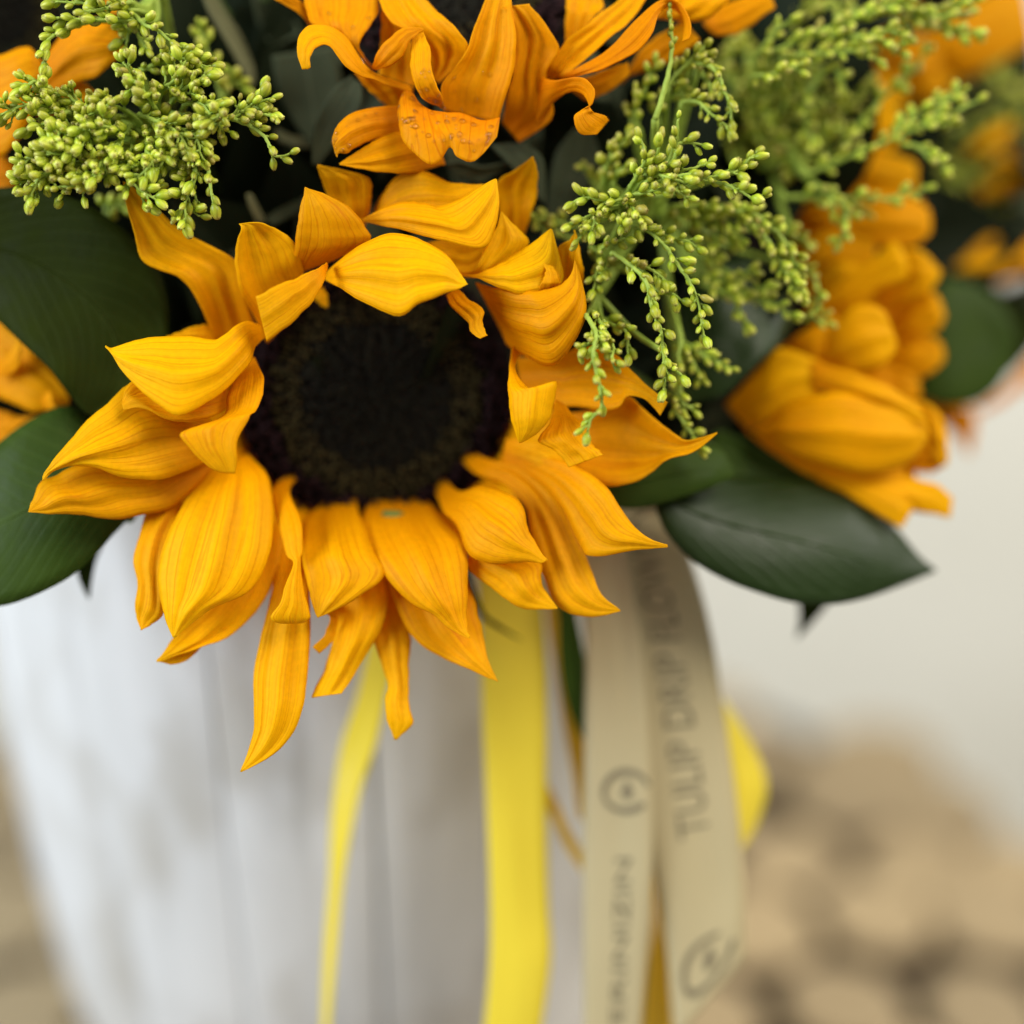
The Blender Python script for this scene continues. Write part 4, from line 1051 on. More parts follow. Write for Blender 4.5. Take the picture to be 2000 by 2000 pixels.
# --- upper left sunflower
fa = flower('sunflower with dark centre half hidden by the bright green goldenrod sprig', P(-40, -30, -40))
head(fa, -30, 10, -40, 170)
pa = lambda *a, **k: petal(fa, *a, mat=M_PETAL_O, **k)
pa('A', [(-240, 380), (-100, 320), (0, 298), (100, 258), (170, 262), (230, 350)], [(-240, 900), (-100, 880), (0, 845), (80, 780), (160, 640), (235, 420)], [-20, -17, -15, -14, -14, -15], cup=1.5)
pa('A', [(180, 480), (270, 270), (400, 125), (540, 95), (640, 180), (664, 262)], [(220, 520), (330, 475), (430, 442), (520, 410), (605, 340), (664, 268)], [-16, -14, -13, -12, -12, -11], cup=1.5)
pa('A', [(200, 520), (330, 470), (430, 440), (510, 490)], [(200, 640), (330, 600), (430, 560), (512, 494)], [-19, -18, -17, -16], cup=.8)
pa('A', [(-200, 820), (-60, 800), (60, 880), (110, 960)], [(-200, 1100), (-60, 1080), (40, 1020), (112, 970)], [-30, -28, -27, -27], cup=.8)
pa('A', [(560, 0), (660, -20), (760, 60)], [(580, 80), (660, 70), (762, 64)], [-22, -20, -20], cup=.5)

# --- left sunflower behind the two leaves
fb = flower('shaded sunflower with small curled petals showing between the two big green leaves', P(-120, 700, -40))
head(fb, -150, 690, -42, 150)
pb = lambda *a, **k: petal(fb, *a, mat=M_PETAL_O, **k)
pb('E', [(-400, 120), (-60, 60), (60, 130), (200, 250), (350, 430), (440, 575)], [(-400, 560), (-60, 560), (60, 600), (200, 650), (330, 650), (438, 604)], [-30, -24, -22, -21, -21, -21], cup=1.0, ridge=.5)
pb('E', [(-40, 400), (60, 288), (127, 198)], [(-40, 440), (100, 397), (136, 290)], [-20, -18, -17], cup=.8, ridge=.2)
pb('E', [(262, 580), (310, 528), (345, 590)], [(285, 645), (330, 640), (376, 622)], [-20, -18, -18], cup=.6, ridge=.2)
pb('E', [(-300, 620), (0, 650), (120, 690), (240, 680)], [(-300, 900), (0, 860), (60, 800), (120, 740)], [-30, -26, -25, -24], cup=.6)

# --- blurred sunflower on the right
fr = flower('out of focus sunflower seen from the side, above the sheeny leaf', P(1500, 640, -60))
head(fr, 1480, 600, -58, 190, axis=Vector((0.75, -0.45, -0.05)), n=300)
def pr(crop, L, R, z, **k):
    return petal(fr, crop, L, R, [q + 12 for q in z], mat=M_PETAL, **k)
pr('H', [(330, 975), (450, 885), (600, 835), (800, 850), (960, 900), (1050, 1000)], [(280, 1005), (450, 1112), (650, 1172), (800, 1194), (950, 1155), (1050, 1040)], [-46, -42, -40, -40, -41, -42], cup=3.0)
pr('H', [(250, 1010), (500, 1110), (800, 1190), (960, 1205), (1080, 1240), (1162, 1300)], [(300, 1050), (500, 1190), (750, 1275), (900, 1345), (1060, 1372), (1150, 1386)], [-48, -46, -45, -45, -45, -45], cup=1.5)
pr('H', [(500, 1150), (700, 1220), (900, 1270), (990, 1345)], [(560, 1220), (700, 1290), (830, 1375), (932, 1436)], [-46, -44, -43, -43], cup=1.2)
pr('H', [(150, 890), (300, 720), (400, 635), (580, 700)], [(260, 1010), (320, 965), (450, 905), (600, 820)], [-52, -47, -45, -44], cup=1.5)
pr('H', [(540, 690), (700, 738), (850, 795), (1005, 885)], [(530, 800), (700, 870), (900, 930), (1060, 980)], [-43, -41, -40, -40], cup=1.5)
pr('H', [(530, 700), (620, 560), (720, 455), (840, 460), (912, 610)], [(580, 730), (690, 748), (800, 735), (880, 690), (914, 620)], [-50, -46, -44, -44, -45], cup=1.5)
pr('H', [(390, 640), (520, 550), (640, 480)], [(440, 680), (540, 690), (660, 580)], [-52, -48, -47], cup=1)
pr('H', [(480, 500), (650, 350), (800, 240), (900, 165), (958, 240)], [(560, 500), (700, 490), (830, 380), (940, 335), (960, 255)], [-58, -54, -52, -51, -51], cup=1.5)
pr('H', [(740, 470), (880, 250), (1000, 195), (1106, 290)], [(820, 520), (950, 440), (1050, 390), (1108, 310)], [-62, -57, -55, -55], cup=1)
pr('H', [(830, 560), (980, 410), (1080, 395), (1124, 480)], [(860, 600), (1000, 580), (1090, 560), (1126, 490)], [-64, -60, -58, -58], cup=1)
pr('H', [(850, 680), (1000, 575), (1100, 605), (1124, 680)], [(800, 780), (950, 775), (1050, 755), (1120, 692)], [-64, -60, -59, -59], cup=1)
pr('H', [(660, 760), (850, 710), (1010, 770)], [(720, 820), (880, 900), (1020, 850)], [-60, -57, -56], cup=1)
pr('H', [(380, 60), (520, 0), (700, -30), (900, -40), (1045, 15), (1064, 90)], [(420, 120), (600, 140), (800, 185), (950, 190), (1040, 150), (1066, 98)], [-66, -60, -57, -56, -56, -57], cup=1.5)
pr('H', [(440, 200), (600, 110), (820, 150)], [(500, 320), (650, 340), (820, 270)], [-62, -58, -56], cup=1)
pr('H', [(500, 330), (640, 240), (780, 290)], [(560, 520), (700, 500), (830, 420)], [-62, -57, -55], cup=1)
pr('H', [(960, 860), (1060, 890), (1125, 980), (1142, 1110)], [(980, 1000), (1040, 1075), (1090, 1135), (1132, 1160)], [-54, -51, -50, -50], cup=1)
pr('H', [(980, 1180), (1060, 1190), (1120, 1160)], [(990, 1120), (1060, 1100), (1130, 1110)], [-52, -51, -50], cup=.5)
pr('D', [(520, 940), (800, 920), (1100, 970), (1265, 1030)], [(480, 1120), (800, 1180), (1100, 1240), (1255, 1190)], [-70, -66, -64, -63], cup=1)
pr('D', [(560, 720), (850, 650), (1120, 690), (1170, 800)], [(560, 1280), (900, 1000), (1080, 960), (1180, 850)], [-76, -72, -70, -70], cup=1)
pr('D', [(420, 1260), (700, 1180), (1100, 1220), (1300, 1270)], [(420, 1500), (700, 1520), (1000, 1500), (1200, 1480)], [-70, -66, -64, -64], cup=1)

for (a, b, zz) in (([(600, 420), (760, 380), (930, 420)], [(640, 640), (800, 640), (960, 600)], -66), ([(640, 640), (800, 600), (960, 640)], [(620, 840), (800, 860), (980, 820)], -64),
                   ([(760, 520), (900, 470), (1040, 520)], [(780, 700), (920, 700), (1060, 660)], -67), ([(300, 960), (600, 1100), (1000, 1180)], [(320, 1030), (600, 1200), (980, 1290)], -54),
                   ([(820, 860), (950, 880), (1080, 940)], [(850, 1120), (970, 1180), (1090, 1150)], -56)):
    pr('H', a, b, [zz - 3, zz, zz], cup=1.2)

# --- sunflowers further right
fc = flower('blurred sunflower with broad bright petals behind the feathery goldenrod', P(1790, 40, -110))
head(fc, 1830, -120, -112, 170, axis=Vector((0.5, -0.5, 0.6)), n=200)
pc = lambda *a, **k: petal(fc, *a, mat=M_PETAL, **k)
pc('D', [(1150, 330), (1300, 180), (1550, 20), (1932, -150)], [(1250, 420), (1500, 505), (1720, 420), (2000, 260)], [-98, -92, -90, -90], cup=3)
pc('D', [(880, 440), (1100, 390), (1350, 375), (1490, 500)], [(920, 600), (1150, 665), (1350, 640), (1490, 545)], [-98, -94, -92, -92], cup=2)
pc('D', [(1000, 250), (1150, 200), (1300, 230)], [(1050, 420), (1200, 420), (1320, 380)], [-102, -98, -97], cup=1)
pc('D', [(1060, 330), (1200, 260), (1380, 300)], [(1080, 520), (1240, 540), (1400, 470)], [-92, -88, -87], cup=1.5)
pc('D', [(900, 520), (1020, 470), (1180, 520)], [(860, 700), (1000, 740), (1160, 690)], [-84, -80, -79], cup=1.5)
pc('D', [(600, 60), (850, -20), (1200, -80)], [(700, 160), (950, 110), (1250, 60)], [-104, -100, -98], cup=1)
fd = flower('strongly blurred sunflower low at the outer edge of the bouquet behind the mid green leaf', P(1950, 520, -125))
head(fd, 2080, 420, -100, 120, axis=Vector((0.8, -0.4, 0.2)), n=150)
def pdd(crop, L, R, z, **k):
    return petal(fd, crop, L, R, [q + 34 for q in z], mat=M_PETAL, **k)
pdd('D', [(2100, 1380), (1932, 1390), (1720, 1470), (1480, 1680)], [(2100, 1730), (1932, 1735), (1740, 1775), (1500, 1720)], [-124, -122, -121, -120], cup=1.5)
pdd('D', [(2050, 1000), (1932, 1080), (1800, 1120), (1650, 1180)], [(2050, 1180), (1932, 1200), (1800, 1230), (1640, 1230)], [-130, -128, -127, -126], cup=1)
pdd('D', [(1850, 760), (1700, 830), (1560, 960)], [(1880, 830), (1730, 920), (1560, 970)], [-128, -127, -127], cup=1)
pdd('D', [(2050, 860), (1932, 900), (1800, 960), (1700, 1040)], [(2050, 980), (1932, 1010), (1800, 1040), (1690, 1060)], [-128, -126, -125, -124], cup=1)
pdd('D', [(2100, 1500), (1900, 1560), (1700, 1620), (1560, 1640)], [(2100, 1640), (1900, 1660), (1700, 1690), (1560, 1690)], [-121, -119, -118, -117], cup=1)
fe = flower('strongly blurred sunflower peeping out low behind the out of focus one', P(1900, 760, -110))
head(fe, 2020, 640, -120, 110, axis=Vector((0.7, -0.3, -0.5)), n=150)
pe = lambda *a, **k: petal(fe, *a, mat=M_PETAL_O, **k)
pe('H', [(1000, 850), (1150, 890), (1262, 925), (1240, 1105)], [(1040, 940), (1120, 980), (1190, 1040), (1225, 1112)], [-86, -84, -83, -83], cup=1)
pe('H', [(1270, 900), (1400, 810), (1500, 690), (1600, 600)], [(1290, 925), (1420, 850), (1520, 780), (1620, 760)], [-88, -90, -92, -95], cup=1)

# ------------------------------------------------------------------ rain drops on the upper flower
def drop_mesh():
    bm = bmesh.new(); bmesh.ops.create_icosphere(bm, subdivisions=2, radius=1.0)
    for v in bm.verts: v.co.z = max(v.co.z, -0.25) * 0.7
    me = bpy.data.meshes.new('water_drop'); bm.to_mesh(me); bm.free()
    me.polygons.foreach_set('use_smooth', [True] * len(me.polygons)); me.materials.append(M_WATER); return me
DROP = drop_mesh()
rng = random.Random(5)
def drops(parent, g, n, vr=(0.05, .95), ur=(0.05, .95), rr=(0.0002, 0.00075)):
    for _ in range(n):
        u, v = rng.uniform(*ur), rng.uniform(*vr)
        p = eval_grid(g, u, v, 0.0001); p2 = eval_grid(g, u, v, 0.0011)
        o = bpy.data.objects.new('water_drop', DROP); link(o, parent)
        o.location = p - THING_LOC[parent.name]
        o.rotation_euler = (p2 - p).to_track_quat('Z', 'Y').to_euler()
        s = rng.uniform(*rr) * rng.uniform(.6, 1); o.scale = (s, s * rng.uniform(.8, 1.2), s)
drops(ft, gT8, 60, ur=(.05, .75)); drops(ft, gT6, 22, (.0, .6)); drops(ft, gT9, 16); drops(ft, gT7, 10, (0, .3)); drops(ft, gT2, 8)

# ------------------------------------------------------------------ goldenrod
def bud_mesh(k):
    seg, rings = 10, [(0.0, .20), (.10, .52), (.28, .86), (.48, 1.0), (.68, .92), (.84, .70), (.95, .46), (1.0, .18)]
    verts, faces, uvs = [], [], []
    for r, (h, w) in enumerate(rings):
        for i in range(seg):
            a = 2 * math.pi * i / seg + h * 0.9
            rr = 0.30 * w * (1 + (0.13 if i % 2 else -0.12) * min(1, h * 1.6)) * (1 + .06 * math.sin(k * 3 + i))
            verts.append(Vector((rr * math.cos(a), rr * math.sin(a), h + (0.07 if i % 2 and h > .8 else 0)))); uvs.append((i / seg, h))
    for r in range(len(rings) - 1):
        for i in range(seg):
            j = (i + 1) % seg
            faces.append((r * seg + i, r * seg + j, (r + 1) * seg + j, (r + 1) * seg + i))
    faces.append(tuple(range(seg))[::-1]); faces.append(tuple((len(rings) - 1) * seg + i for i in range(seg)))
    me = bpy.data.meshes.new('bud'); me.from_pydata([tuple(v) for v in verts], [], faces)
    uvl = me.uv_layers.new(name='UVMap')
    for lp in me.loops: uvl.data[lp.index].uv = uvs[lp.vertex_index]
    me.polygons.foreach_set('use_smooth', [True] * len(me.polygons)); me.materials.append(M_BUD)
    return me
BUDS = [bud_mesh(k) for k in range(4)]

class Sprig:
    def __init__(self, label, base, seed, limit=300):
        self.t = thing('goldenrod_sprig', label, 'goldenrod', base)
        self.rng = random.Random(seed); self.sv, self.sf = [], []; self.nb = 0; self.base = base; self.limit = limit
        self.xv, self.xf, self.xu = [], [], []
    def seg(self, pts, radii, s=6):
        v, f, _ = tube(None, pts, radii, None, None, s)
        o = len(self.sv); self.sv += v; self.sf += [tuple(i + o for i in q) for q in f]
    def bud(self, p, d, ln):
        me = self.rng.choice(BUDS)
        q = d.to_track_quat('Z', 'Y'); roll = self.rng.uniform(0, 6.28); w = self.rng.uniform(.85, 1.2)
        if self.nb < self.limit:
            o = bpy.data.objects.new('bud', me); link(o, self.t)
            o.location = p - THING_LOC[self.t.name]
            o.rotation_mode = 'QUATERNION'
            o.rotation_quaternion = q @ Matrix.Rotation(roll, 3, 'Z').to_quaternion()
            o.scale = (ln * w, ln * w, ln)
            self.nb += 1
        else:
            o = len(self.xv); mt = q.to_matrix() @ Matrix.Rotation(roll, 3, 'Z')
            for v in me.vertices: self.xv.append(p + mt @ Vector((v.co.x * ln * w, v.co.y * ln * w, v.co.z * ln)))
            uvd = {lp.vertex_index: me.uv_layers[0].data[lp.index].uv[:] for lp in me.loops}
            self.xu += [uvd[i] for i in range(len(me.vertices))]
            self.xf += [tuple(i + o for i in pl.vertices) for pl in me.polygons]
    def branch(self, crop, pts, z, gap=15, start=0.15, spread=1.0, size=1.0, thick=1.0, root=None, ped=1.0):
        r = self.rng
        pp = cv(crop, pts)
        zs = z if isinstance(z, (list, tuple)) else [z] * len(pp)
        w = [P(x, y, zz) for (x, y), zz in zip(pp, resample([(a,) for a in zs], max(1, len(pp) - 1)) and [q[0] for q in resample([(a,) for a in zs], len(pp) - 1)])]
        n = max(8, len(w) * 5)
        c = spline3(w, n)
        for k in range(n + 1):
            c[k] = c[k] + Vector((r.uniform(-1, 1), r.uniform(-1, 1), r.uniform(-1, 1))) * 0.0001
        self.seg(c, [0.00050 * thick * (1 - 0.55 * k / n) for k in range(n + 1)])
        if root is not None:
            self.seg(spline3([root, root.lerp(c[0], .6) + Vector((0, .004, -.002)), c[0]], 8), 0.0006 * thick)
        ln = sum((b - a).length for a, b in zip(c, c[1:]))
        px = HT * (D0 - zs[0] * .001) / 1000
        nb = max(2, int(ln * (1 - start) / (gap * 0.78 * px)))
        ang = r.uniform(0, 6.28)
        for q in range(nb + 1):
            s = start + (1 - start) * q / nb
            f = s * n; i = min(n - 1, int(f))
            p = c[i].lerp(c[i + 1], f - i); d = (c[i + 1] - c[i]).normalized()
            ang += 2.4 + r.uniform(-.4, .4)
            e = d.orthogonal().normalized(); g = d.cross(e)
            out = e * math.cos(ang) + g * math.sin(ang)
            if q == nb:
                bd = d; pl = 0.0002
            else:
                bd = (d * r.uniform(.5, 1.0) + out * r.uniform(.5, .95) * spread + Vector((0, 0, r.uniform(-.1, .25)))).normalized()
                pl = r.uniform(4, 12) * px * ped
            e2 = p + bd * pl
            self.seg([p, p.lerp(e2, .5) + out * 0.00015, e2], 0.00022, 5)
            self.bud(e2 - bd * 0.0001, (bd + d * .25 + Vector((r.uniform(-.2, .2),) * 3)).normalized(), size * r.choice((r.uniform(15, 22), r.uniform(20, 30), r.uniform(22, 31))) * px)
        return c
    def finish(self, stems=None):
        if stems:
            for pts, rr in stems: self.seg(spline3(pts, 14), rr, 8)
        mesh_obj('stem', local(self.t, self.sv), self.sf, M_SOLSTEM, self.t)
        if self.xv:
            o = mesh_obj('buds', local(self.t, self.xv), self.xf, M_BUD, self.t, self.xu)
            tag(o, 'further small green-yellow buds of this sprig', kind='stuff')

def foot(x, y, z): return P(x, y, z)
# left sprig in focus
s1 = Sprig('sharp bushy goldenrod sprig reaching toward the dried curled leaf', FOAM + Vector((-.03, -.02, .01)), 1)
root1 = P(*cv('A', [(820, 640)])[0], -22)
S1B = [
    ([(750, 380), (860, 340), (960, 310), (1060, 340), (1130, 370)], -1), ([(720, 500), (720, 420), (690, 370), (660, 320)], 0),
    ([(850, 560), (880, 480), (940, 430), (1000, 330)], 1), ([(900, 580), (970, 500), (1040, 450), (1110, 410)], 1),
    ([(880, 640), (820, 560), (780, 500), (720, 430)], 3), ([(700, 640), (560, 610), (430, 560), (330, 500), (240, 560)], -2),
    ([(400, 640), (300, 600), (200, 560), (90, 580), (10, 620)], 0), ([(300, 560), (240, 490), (190, 440), (130, 470)], 1),
    ([(500, 700), (380, 680), (290, 660), (150, 690)], 1), ([(600, 780), (450, 760), (340, 800), (240, 750)], 3),
    ([(500, 850), (400, 830), (300, 830), (230, 810)], 3), ([(520, 900), (370, 880), (270, 890), (170, 850), (130, 890)], 2),
    ([(480, 960), (340, 950), (240, 940), (190, 1000), (160, 1070)], 2), ([(300, 920), (200, 960), (100, 985)], 0),
    ([(600, 930), (500, 970), (400, 1000), (280, 1010)], 2), ([(640, 820), (560, 860), (520, 930), (460, 960)], 4),
    ([(720, 760), (700, 850), (690, 930), (750, 1020), (840, 1070)], 2), ([(800, 700), (790, 800), (820, 870), (740, 960)], 3),
    ([(900, 640), (980, 700), (1060, 740), (1080, 830), (1100, 860)], 2), ([(880, 760), (950, 820), (1050, 900), (1040, 1000), (1000, 1090), (1000, 1200)], 0),
    ([(900, 600), (1030, 640), (1140, 670), (1250, 640), (1350, 570), (1460, 530)], 0),
    ([(1000, 560), (1100, 560), (1190, 600), (1130, 680)], 3), ([(750, 620), (860, 660), (960, 720), (1010, 800)], 4),
    ([(400, 700), (450, 640), (520, 600), (590, 560)], 3), ([(360, 600), (310, 680), (330, 770)], 4),
    ([(680, 720), (610, 690), (520, 680), (450, 700)], 4), ([(700, 680), (640, 760), (600, 850)], 3), ([(560, 640), (480, 720), (440, 790)], 4),
    ([(680, 600), (600, 560), (540, 540)], 2), ([(740, 700), (830, 770), (880, 850), (860, 900)], 2)]
s1c = Sprig('sharp goldenrod sprig whose lowest buds hang over the edge of the large dark leaf', FOAM + Vector((-.038, -.025, .01)), 12)
for pts, z in S1B:
    lowleft = pts[-1][1] > 600 and pts[-1][0] < 900 or pts[-1][0] < 300
    sp = s1c if lowleft else s1
    for k in range(1, len(pts) - 1):
        for sg in (-1, 1):
            (x0, y0), (x1, y1) = pts[k], pts[k + 1]
            dx, dy = x1 - x0, y1 - y0
            q = sp.rng.uniform(.4, .7)
            sp.branch('A', [(x0, y0), (x0 + dx * .5 - sg * dy * q * .6, y0 + dy * .5 + sg * dx * q * .6), (x0 + dx * .7 - sg * dy * q, y0 + dy * .7 + sg * dx * q)],
                      [z - 3, z - 2, z - 1 + sg], gap=15, start=.3, size=.92, thick=.7)
    sp.branch('A', pts, [z - 7, z - 3] + [z] * (len(pts) - 2), gap=13, start=0.1, size=1.0, ped=1.1, root=root1)
s1.branch('A', [(1080, 860), (1120, 900), (1130, 980), (1150, 1090)], 0, gap=24, start=.4)
s1.branch('A', [(1250, 640), (1350, 680), (1430, 740), (1480, 840), (1560, 830)], 0, gap=22, start=.1)
s1.branch('A', [(1300, 600), (1390, 610), (1490, 630)], 0, gap=18)
s1c.finish([([root1, P(310, 340, -34), FOAM + Vector((-.038, -.025, .0))], 0.0011)])
s1.finish([([root1, P(330, 330, -34), FOAM + Vector((-.03, -.02, .0))], 0.0011)])
s1b = Sprig('goldenrod side shoot with loose buds crossing the half hidden sunflower', FOAM + Vector((-.045, -.02, .01)), 2)
root2 = P(*cv('A', [(840, -40)])[0], -14)
for pts, z in [([(760, 60), (620, 40), (450, 20), (300, 10)], -1), ([(800, 110), (620, 110), (470, 110), (300, 95)], 0),
               ([(500, 110), (350, 160), (250, 230), (240, 340)], 0), ([(700, 60), (780, 130), (860, 170), (930, 230), (1010, 270)], 0),
               ([(720, 30), (640, 0), (560, -20), (480, -30)], 0), ([(760, 40), (720, 90), (700, 160), (680, 240)], -6), ([(700, 10), (560, 50), (460, 60)], 2),
               ([(680, 60), (740, 180), (790, 260)], -5)]:
    s1b.branch('A', pts, [z - 5, z - 2] + [z] * (len(pts) - 2), gap=17, start=.1, size=1.05, root=root2)
for pts in ([(1190, 520), (1180, 420), (1240, 440), (1300, 470)], [(1200, 540), (1150, 380), (1110, 260), (1075, 140)], [(1220, 500), (1260, 420), (1250, 390)], [(560, 1200), (580, 1100), (660, 1130)], [(560, 1200), (640, 1080), (700, 1090)]):
    s1b.branch('A', pts, -20, gap=18, root=P(*cv('A', [(1150, 620)])[0], -32) if pts[0][0] > 1000 else None)
s1b.finish([([root2, P(330, 120, -34), FOAM + Vector((-.045, -.02, .0))], 0.0010), ([P(*cv('A', [(1150, 620)])[0], -32), P(400, 330, -45), FOAM], .0008)])

# sprig right of the front sunflower
s2 = Sprig('sharp arching goldenrod sprig with drooping bud chains touching the front sunflower', FOAM + Vector((.03, -.03, .01)), 3)
rt = P(*cv('C', [(860, 1480)])[0], -16)
for pts, z, gp in [
    ([(900, 1400), (960, 1300), (1010, 1180), (970, 1060)], 2, 17), ([(960, 1300), (1080, 1200), (1110, 1110), (1130, 1050)], 2, 17),
    ([(1000, 1330), (1150, 1280), (1230, 1180), (1260, 1080), (1420, 1090)], 2, 20), ([(1180, 1230), (1240, 1050), (1250, 900)], 1, 60),
    ([(980, 1400), (1150, 1350), (1300, 1320), (1450, 1340), (1580, 1320), (1700, 1290)], 2, 15),
    ([(1450, 1370), (1600, 1390), (1720, 1440), (1820, 1500), (1900, 1490)], 2, 15), ([(1650, 1300), (1740, 1280), (1780, 1210), (1830, 1170)], -3, 15),
    ([(900, 1480), (1050, 1440), (1200, 1430), (1330, 1490)], 3, 15), ([(960, 1450), (840, 1500), (700, 1510), (560, 1490), (470, 1520)], 2, 15),
    ([(1000, 1380), (1100, 1320), (1200, 1350), (1320, 1380)], 3, 15), ([(1100, 1380), (1200, 1300), (1330, 1280), (1480, 1230)], 1, 18),
    ([(800, 1560), (650, 1600), (520, 1660), (440, 1690)], 3, 15), ([(860, 1530), (940, 1600), (980, 1670)], 3, 15),
    ([(780, 1600), (830, 1690), (820, 1700)], 3, 15), ([(640, 1660), (560, 1730), (510, 1800)], 3, 15), ([(760, 1500), (660, 1580), (600, 1740)], 3, 15)]:
    s2.branch('C', pts, [z - 5, z - 2] + [z] * (len(pts) - 2), gap=gp * .9, start=.1, size=.98, root=rt)
for pts, z, gp in [
    ([(1000, 120), (1150, 150), (1280, 250), (1340, 340), (1430, 470), (1490, 600), (1510, 720), (1530, 840)], -2, 14),
    ([(960, 300), (1080, 390), (1170, 500), (1200, 640), (1260, 790), (1275, 960), (1290, 1080), (1265, 1180)], 1, 15),
    ([(1270, 920), (1310, 1010), (1390, 1070)], 1, 18), ([(820, 260), (860, 330), (850, 450), (830, 545)], -6, 14),
    ([(860, 300), (920, 250), (1030, 210)], -2, 14), ([(880, 300), (910, 360), (900, 440)], -6, 14),
    ([(790, 700), (850, 800), (835, 930), (850, 1050), (880, 1160), (880, 1280), (820, 1350), (800, 1425)], 6, 19),
    ([(900, 780), (960, 900), (950, 960), (960, 1010)], 5, 16), ([(900, 740), (870, 830), (760, 900), (745, 930)], 4, 16),
    ([(880, 700), (960, 760), (1040, 800), (1050, 940)], -4, 15), ([(830, 680), (900, 780), (880, 880)], 4, 14),
    ([(1030, 330), (1130, 380), (1220, 420), (1290, 480)], -3, 14), ([(1130, 400), (1230, 540), (1330, 560), (1380, 600)], -3, 16),
    ([(1150, 150), (1300, 200), (1430, 230), (1480, 270)], -4, 15)]:
    s2.branch('G', pts, [z - 5, z - 2] + [z] * (len(pts) - 2), gap=gp * .9, start=.12, size=.92, root=P(*cv('G', [(880, 330)])[0], -16) if pts[0][1] < 500 else P(*cv('G', [(860, 560)])[0], -12))
s2.finish([([rt, P(1250, 440, -30), FOAM + Vector((.03, -.03, 0))], .0012), ([P(*cv('G', [(860, 560)])[0], -12), P(1180, 560, -22), P(1250, 440, -30)], .0008), ([P(*cv('G', [(880, 330)])[0], -16), P(1210, 500, -24), P(1250, 440, -30)], .0008)])

s3 = Sprig('slightly blurred goldenrod sprig with tips hanging before the blue-grey leaf and blurred sunflower', FOAM + Vector((.045, -.02, .01)), 4)
rt3 = P(*cv('N', [(150, 440)])[0], -30)
for crop, pts, z, gp in [
    ('N', [(250, 400), (450, 400), (650, 420), (850, 450), (1000, 560), (1120, 700), (1180, 850), (1200, 1050)], -14, 12),
    ('N', [(700, 450), (860, 540), (1000, 700), (1080, 850), (1150, 980), (1220, 1080)], -13, 12),
    ('N', [(300, 430), (500, 520), (620, 600), (700, 700)], -20, 13), ('N', [(500, 1000), (680, 1080), (760, 1200), (800, 1290)], -18, 13),
    ('N', [(650, 1030), (850, 1080), (1000, 1130), (1140, 1220)], -18, 13), ('N', [(700, 920), (760, 900), (830, 890)], -18, 16),
    ('N', [(1100, 820), (1280, 900), (1350, 1050), (1320, 1230), (1400, 1260)], -24, 16), ('N', [(300, 1400), (440, 1500), (560, 1560), (680, 1620)], -14, 13),
    ('N', [(330, 1480), (400, 1580), (470, 1700)], -14, 14), ('N', [(310, 1380), (290, 1560), (290, 1700), (300, 1850), (400, 1930)], -12, 18),
    ('G', [(1380, 1150), (1340, 1250), (1390, 1350), (1450, 1440), (1510, 1540)], -12, 15),
    ('N', [(200, 470), (330, 470), (480, 480), (620, 470)], -17, 12), ('N', [(350, 380), (500, 430), (560, 540), (570, 640)], -18, 12),
    ('N', [(500, 400), (640, 480), (720, 560), (780, 640)], -16, 12), ('N', [(650, 400), (780, 420), (870, 400)], -14, 12),
    ('N', [(300, 400), (420, 480), (460, 600), (560, 760)], -20, 13), ('N', [(1000, 560), (1140, 600), (1260, 660)], -24, 14),
    ('N', [(450, 860), (560, 960), (700, 980)], -20, 13), ('N', [(850, 1080), (900, 1020), (990, 1010)], -18, 14),
    ('C', [(900, 900), (960, 760), (1020, 640), (1080, 480)], -14, 15), ('C', [(960, 980), (930, 850), (940, 700)], -14, 15),
    ('C', [(1100, 900), (1120, 780), (1230, 720), (1290, 690)], -14, 16), ('C', [(700, 1350), (760, 1200), (830, 1080), (880, 1020)], -12, 14),
    ('C', [(680, 1400), (700, 1280), (760, 1130)], -12, 14), ('C', [(760, 1400), (800, 1300), (850, 1260)], -12, 14), ('C', [(640, 1420), (560, 1300), (530, 1260)], -20, 20),
    ('C', [(400, 1700), (300, 1660), (200, 1640)], -18, 16), ('C', [(420, 1800), (300, 1720), (220, 1720)], -18, 16),
    ('C', [(1180, 640), (1280, 520), (1400, 400), (1450, 360)], -9, 14), ('C', [(1330, 480), (1480, 490), (1560, 570), (1600, 680), (1650, 800), (1650, 900)], -7, 14),
    ('C', [(1290, 770), (1400, 770), (1490, 850), (1580, 920), (1640, 970)], -7, 15), ('C', [(1400, 520), (1480, 620), (1500, 700)], -12, 14), ('C', [(1350, 460), (1430, 420), (1490, 420)], -9, 14)]:
    s3.branch(crop, pts, [z - 3, z - 1] + [z] * (len(pts) - 2), gap=gp * .85, start=.05, size=.88, root=rt3)
c = s3.branch('C', [(1080, 900), (1180, 560), (1210, 330), (1200, 200), (1190, 70)], -5, gap=14, start=.62, size=.6, thick=1.25, spread=.6, ped=.3, root=rt3)
s3.finish([([rt3, P(1300, 480, -45), FOAM + Vector((.045, -.02, 0))], .0013)])

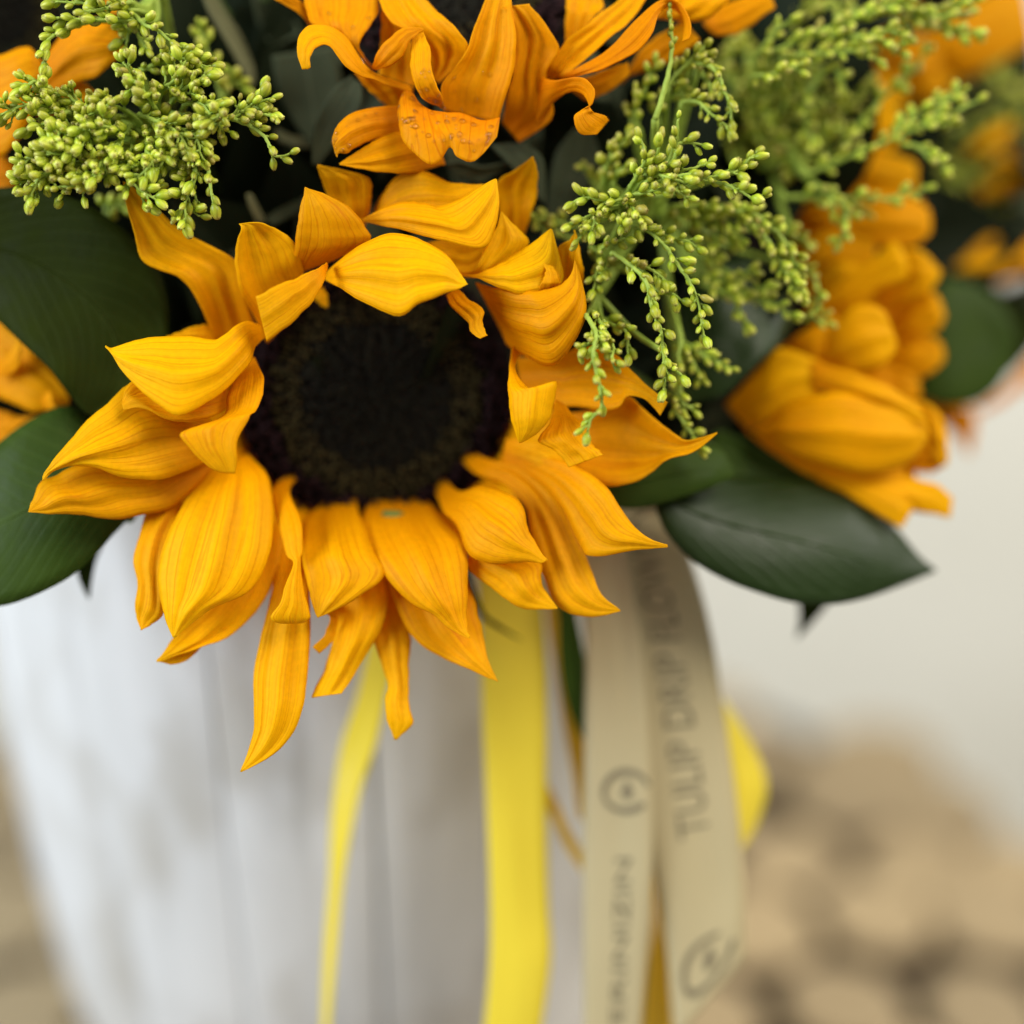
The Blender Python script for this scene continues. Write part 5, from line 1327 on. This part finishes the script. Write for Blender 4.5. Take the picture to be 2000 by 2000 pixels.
# feathery sprig on the right
s4 = Sprig('feathery goldenrod sprig with spread tips in front of the broad bright blurred petals', FOAM + Vector((.06, 0, .01)), 5)
rt4 = P(*cv('D', [(300, 700)])[0], -44)
for pts, z, gp in [
    ([(330, 340), (500, 260), (650, 190), (800, 150), (950, 90), (1170, 10)], -20, 14), ([(400, 360), (700, 330), (900, 320), (1010, 380)], -19, 14),
    ([(600, 230), (800, 220), (950, 230), (1100, 200), (1180, 230)], -18, 13), ([(1150, 40), (1300, 80), (1450, 120), (1560, 90)], -22, 14),
    ([(1100, 120), (1300, 150), (1500, 190), (1640, 215)], -24, 14), ([(700, 260), (900, 280), (1050, 260), (1150, 320)], -19, 13),
    ([(1200, 90), (1430, 60), (1600, 10)], -22, 15), ([(250, 340), (330, 250), (380, 180), (470, 140)], -20, 14),
    ([(230, 480), (340, 470), (440, 430), (510, 440)], -14, 16), ([(560, 1100), (800, 1000), (950, 930), (1080, 880), (1200, 760), (1330, 670), (1400, 630)], -26, 22),
    ([(1150, 850), (1350, 760), (1430, 640), (1540, 570)], -24, 24), ([(1380, 770), (1500, 700), (1630, 640)], -24, 40),
    ([(1150, 900), (1280, 930), (1340, 1000), (1440, 1050)], -24, 18), ([(1200, 800), (1320, 790), (1470, 785)], -24, 20),
    ([(680, 1020), (800, 900), (950, 720), (1060, 600), (1180, 510), (1320, 330)], -32, 22),
    ([(420, 1240), (600, 1240), (760, 1250), (940, 1240), (1050, 1250), (1200, 1220), (1310, 1190)], -28, 26),
    ([(700, 1180), (800, 1320), (820, 1430), (780, 1515)], -24, 16), ([(660, 1190), (720, 1250), (740, 1330)], -24, 15),
    ([(560, 400), (570, 560), (560, 700), (580, 830), (600, 900)], -28, 15), ([(560, 1050), (420, 900), (330, 760), (300, 560)], -32, 13),
    ([(560, 1080), (380, 1000), (250, 850), (200, 650)], -34, 13), ([(600, 560), (700, 420), (780, 480), (810, 570)], -24, 15),
    ([(640, 900), (720, 820), (820, 830)], -30, 15), ([(640, 1000), (760, 740), (900, 600), (960, 540)], -36, 16), ([(400, 700), (480, 600), (560, 560), (480, 520)], -30, 14),
    ([(300, 900), (420, 760), (500, 700)], -34, 13), ([(100, 700), (160, 560), (220, 420), (180, 300)], -34, 14), ([(120, 560), (80, 380), (120, 240)], -34, 14),
    ([(500, 900), (560, 1000), (480, 1080)], -34, 14), ([(300, 1050), (420, 1000), (520, 880), (640, 850)], -34, 14), ([(480, 200), (520, 80), (620, -20)], -34, 14), ([(900, 80), (760, 30), (640, 60)], -30, 14),
    ([(900, 1330), (960, 1340), (850, 1290)], -30, 16), ([(480, 1500), (560, 1520), (580, 1530)], -24, 16), ([(740, 100), (1000, 60), (1160, -20)], -22, 13)]:
    s4.branch('D', pts, [z - 3, z - 1] + [z] * (len(pts) - 2), gap=gp * .9, start=.08, size=.92, root=rt4 if pts[0][0] < 700 else None, thick=1.2)
rg = random.Random(44)
for k in range(34):
    x0, y0 = rg.uniform(60, 620), rg.uniform(420, 1080)
    a = rad(rg.uniform(20, 120)); ln = rg.uniform(120, 260)
    s4.branch('D', [(x0, y0), (x0 + ln * .5 * math.cos(a), y0 - ln * .55 * math.sin(a)), (x0 + ln * math.cos(a), y0 - ln * math.sin(a) + 25)], rg.uniform(-44, -34), gap=15, start=.1, size=.85, root=rt4)
s4.finish([([rt4, P(1450, 330, -70), FOAM + Vector((.06, 0, 0))], .0014), ([rt4, P(*cv('D', [(560, 1100)])[0], -29)], .0009)])
s5 = Sprig('strongly blurred goldenrod sprig fanning out at the far edge of the bouquet', FOAM + Vector((.07, .03, .01)), 6)
rt5 = P(*cv('D', [(1400, 1350)])[0], -112)
rg = random.Random(8)
for k in range(64):
    a = rad(rg.uniform(-20, 100)); ln = rg.uniform(250, 650)
    x0, y0 = 1360 + rg.uniform(0, 420), 1420 + rg.uniform(-620, 60)
    x1, y1 = x0 + ln * math.cos(a), y0 - ln * math.sin(a)
    s5.branch('D', [(x0, y0), ((x0 + x1) / 2 + rg.uniform(-30, 30), (y0 + y1) / 2 - 30), (x1, y1 + 30)], rg.uniform(-112, -95), gap=24, start=.15, size=1.2, thick=1.6, root=rt5)
s5.finish([([rt5, P(1750, 520, -118), FOAM + Vector((.07, .03, 0))], .0014)])
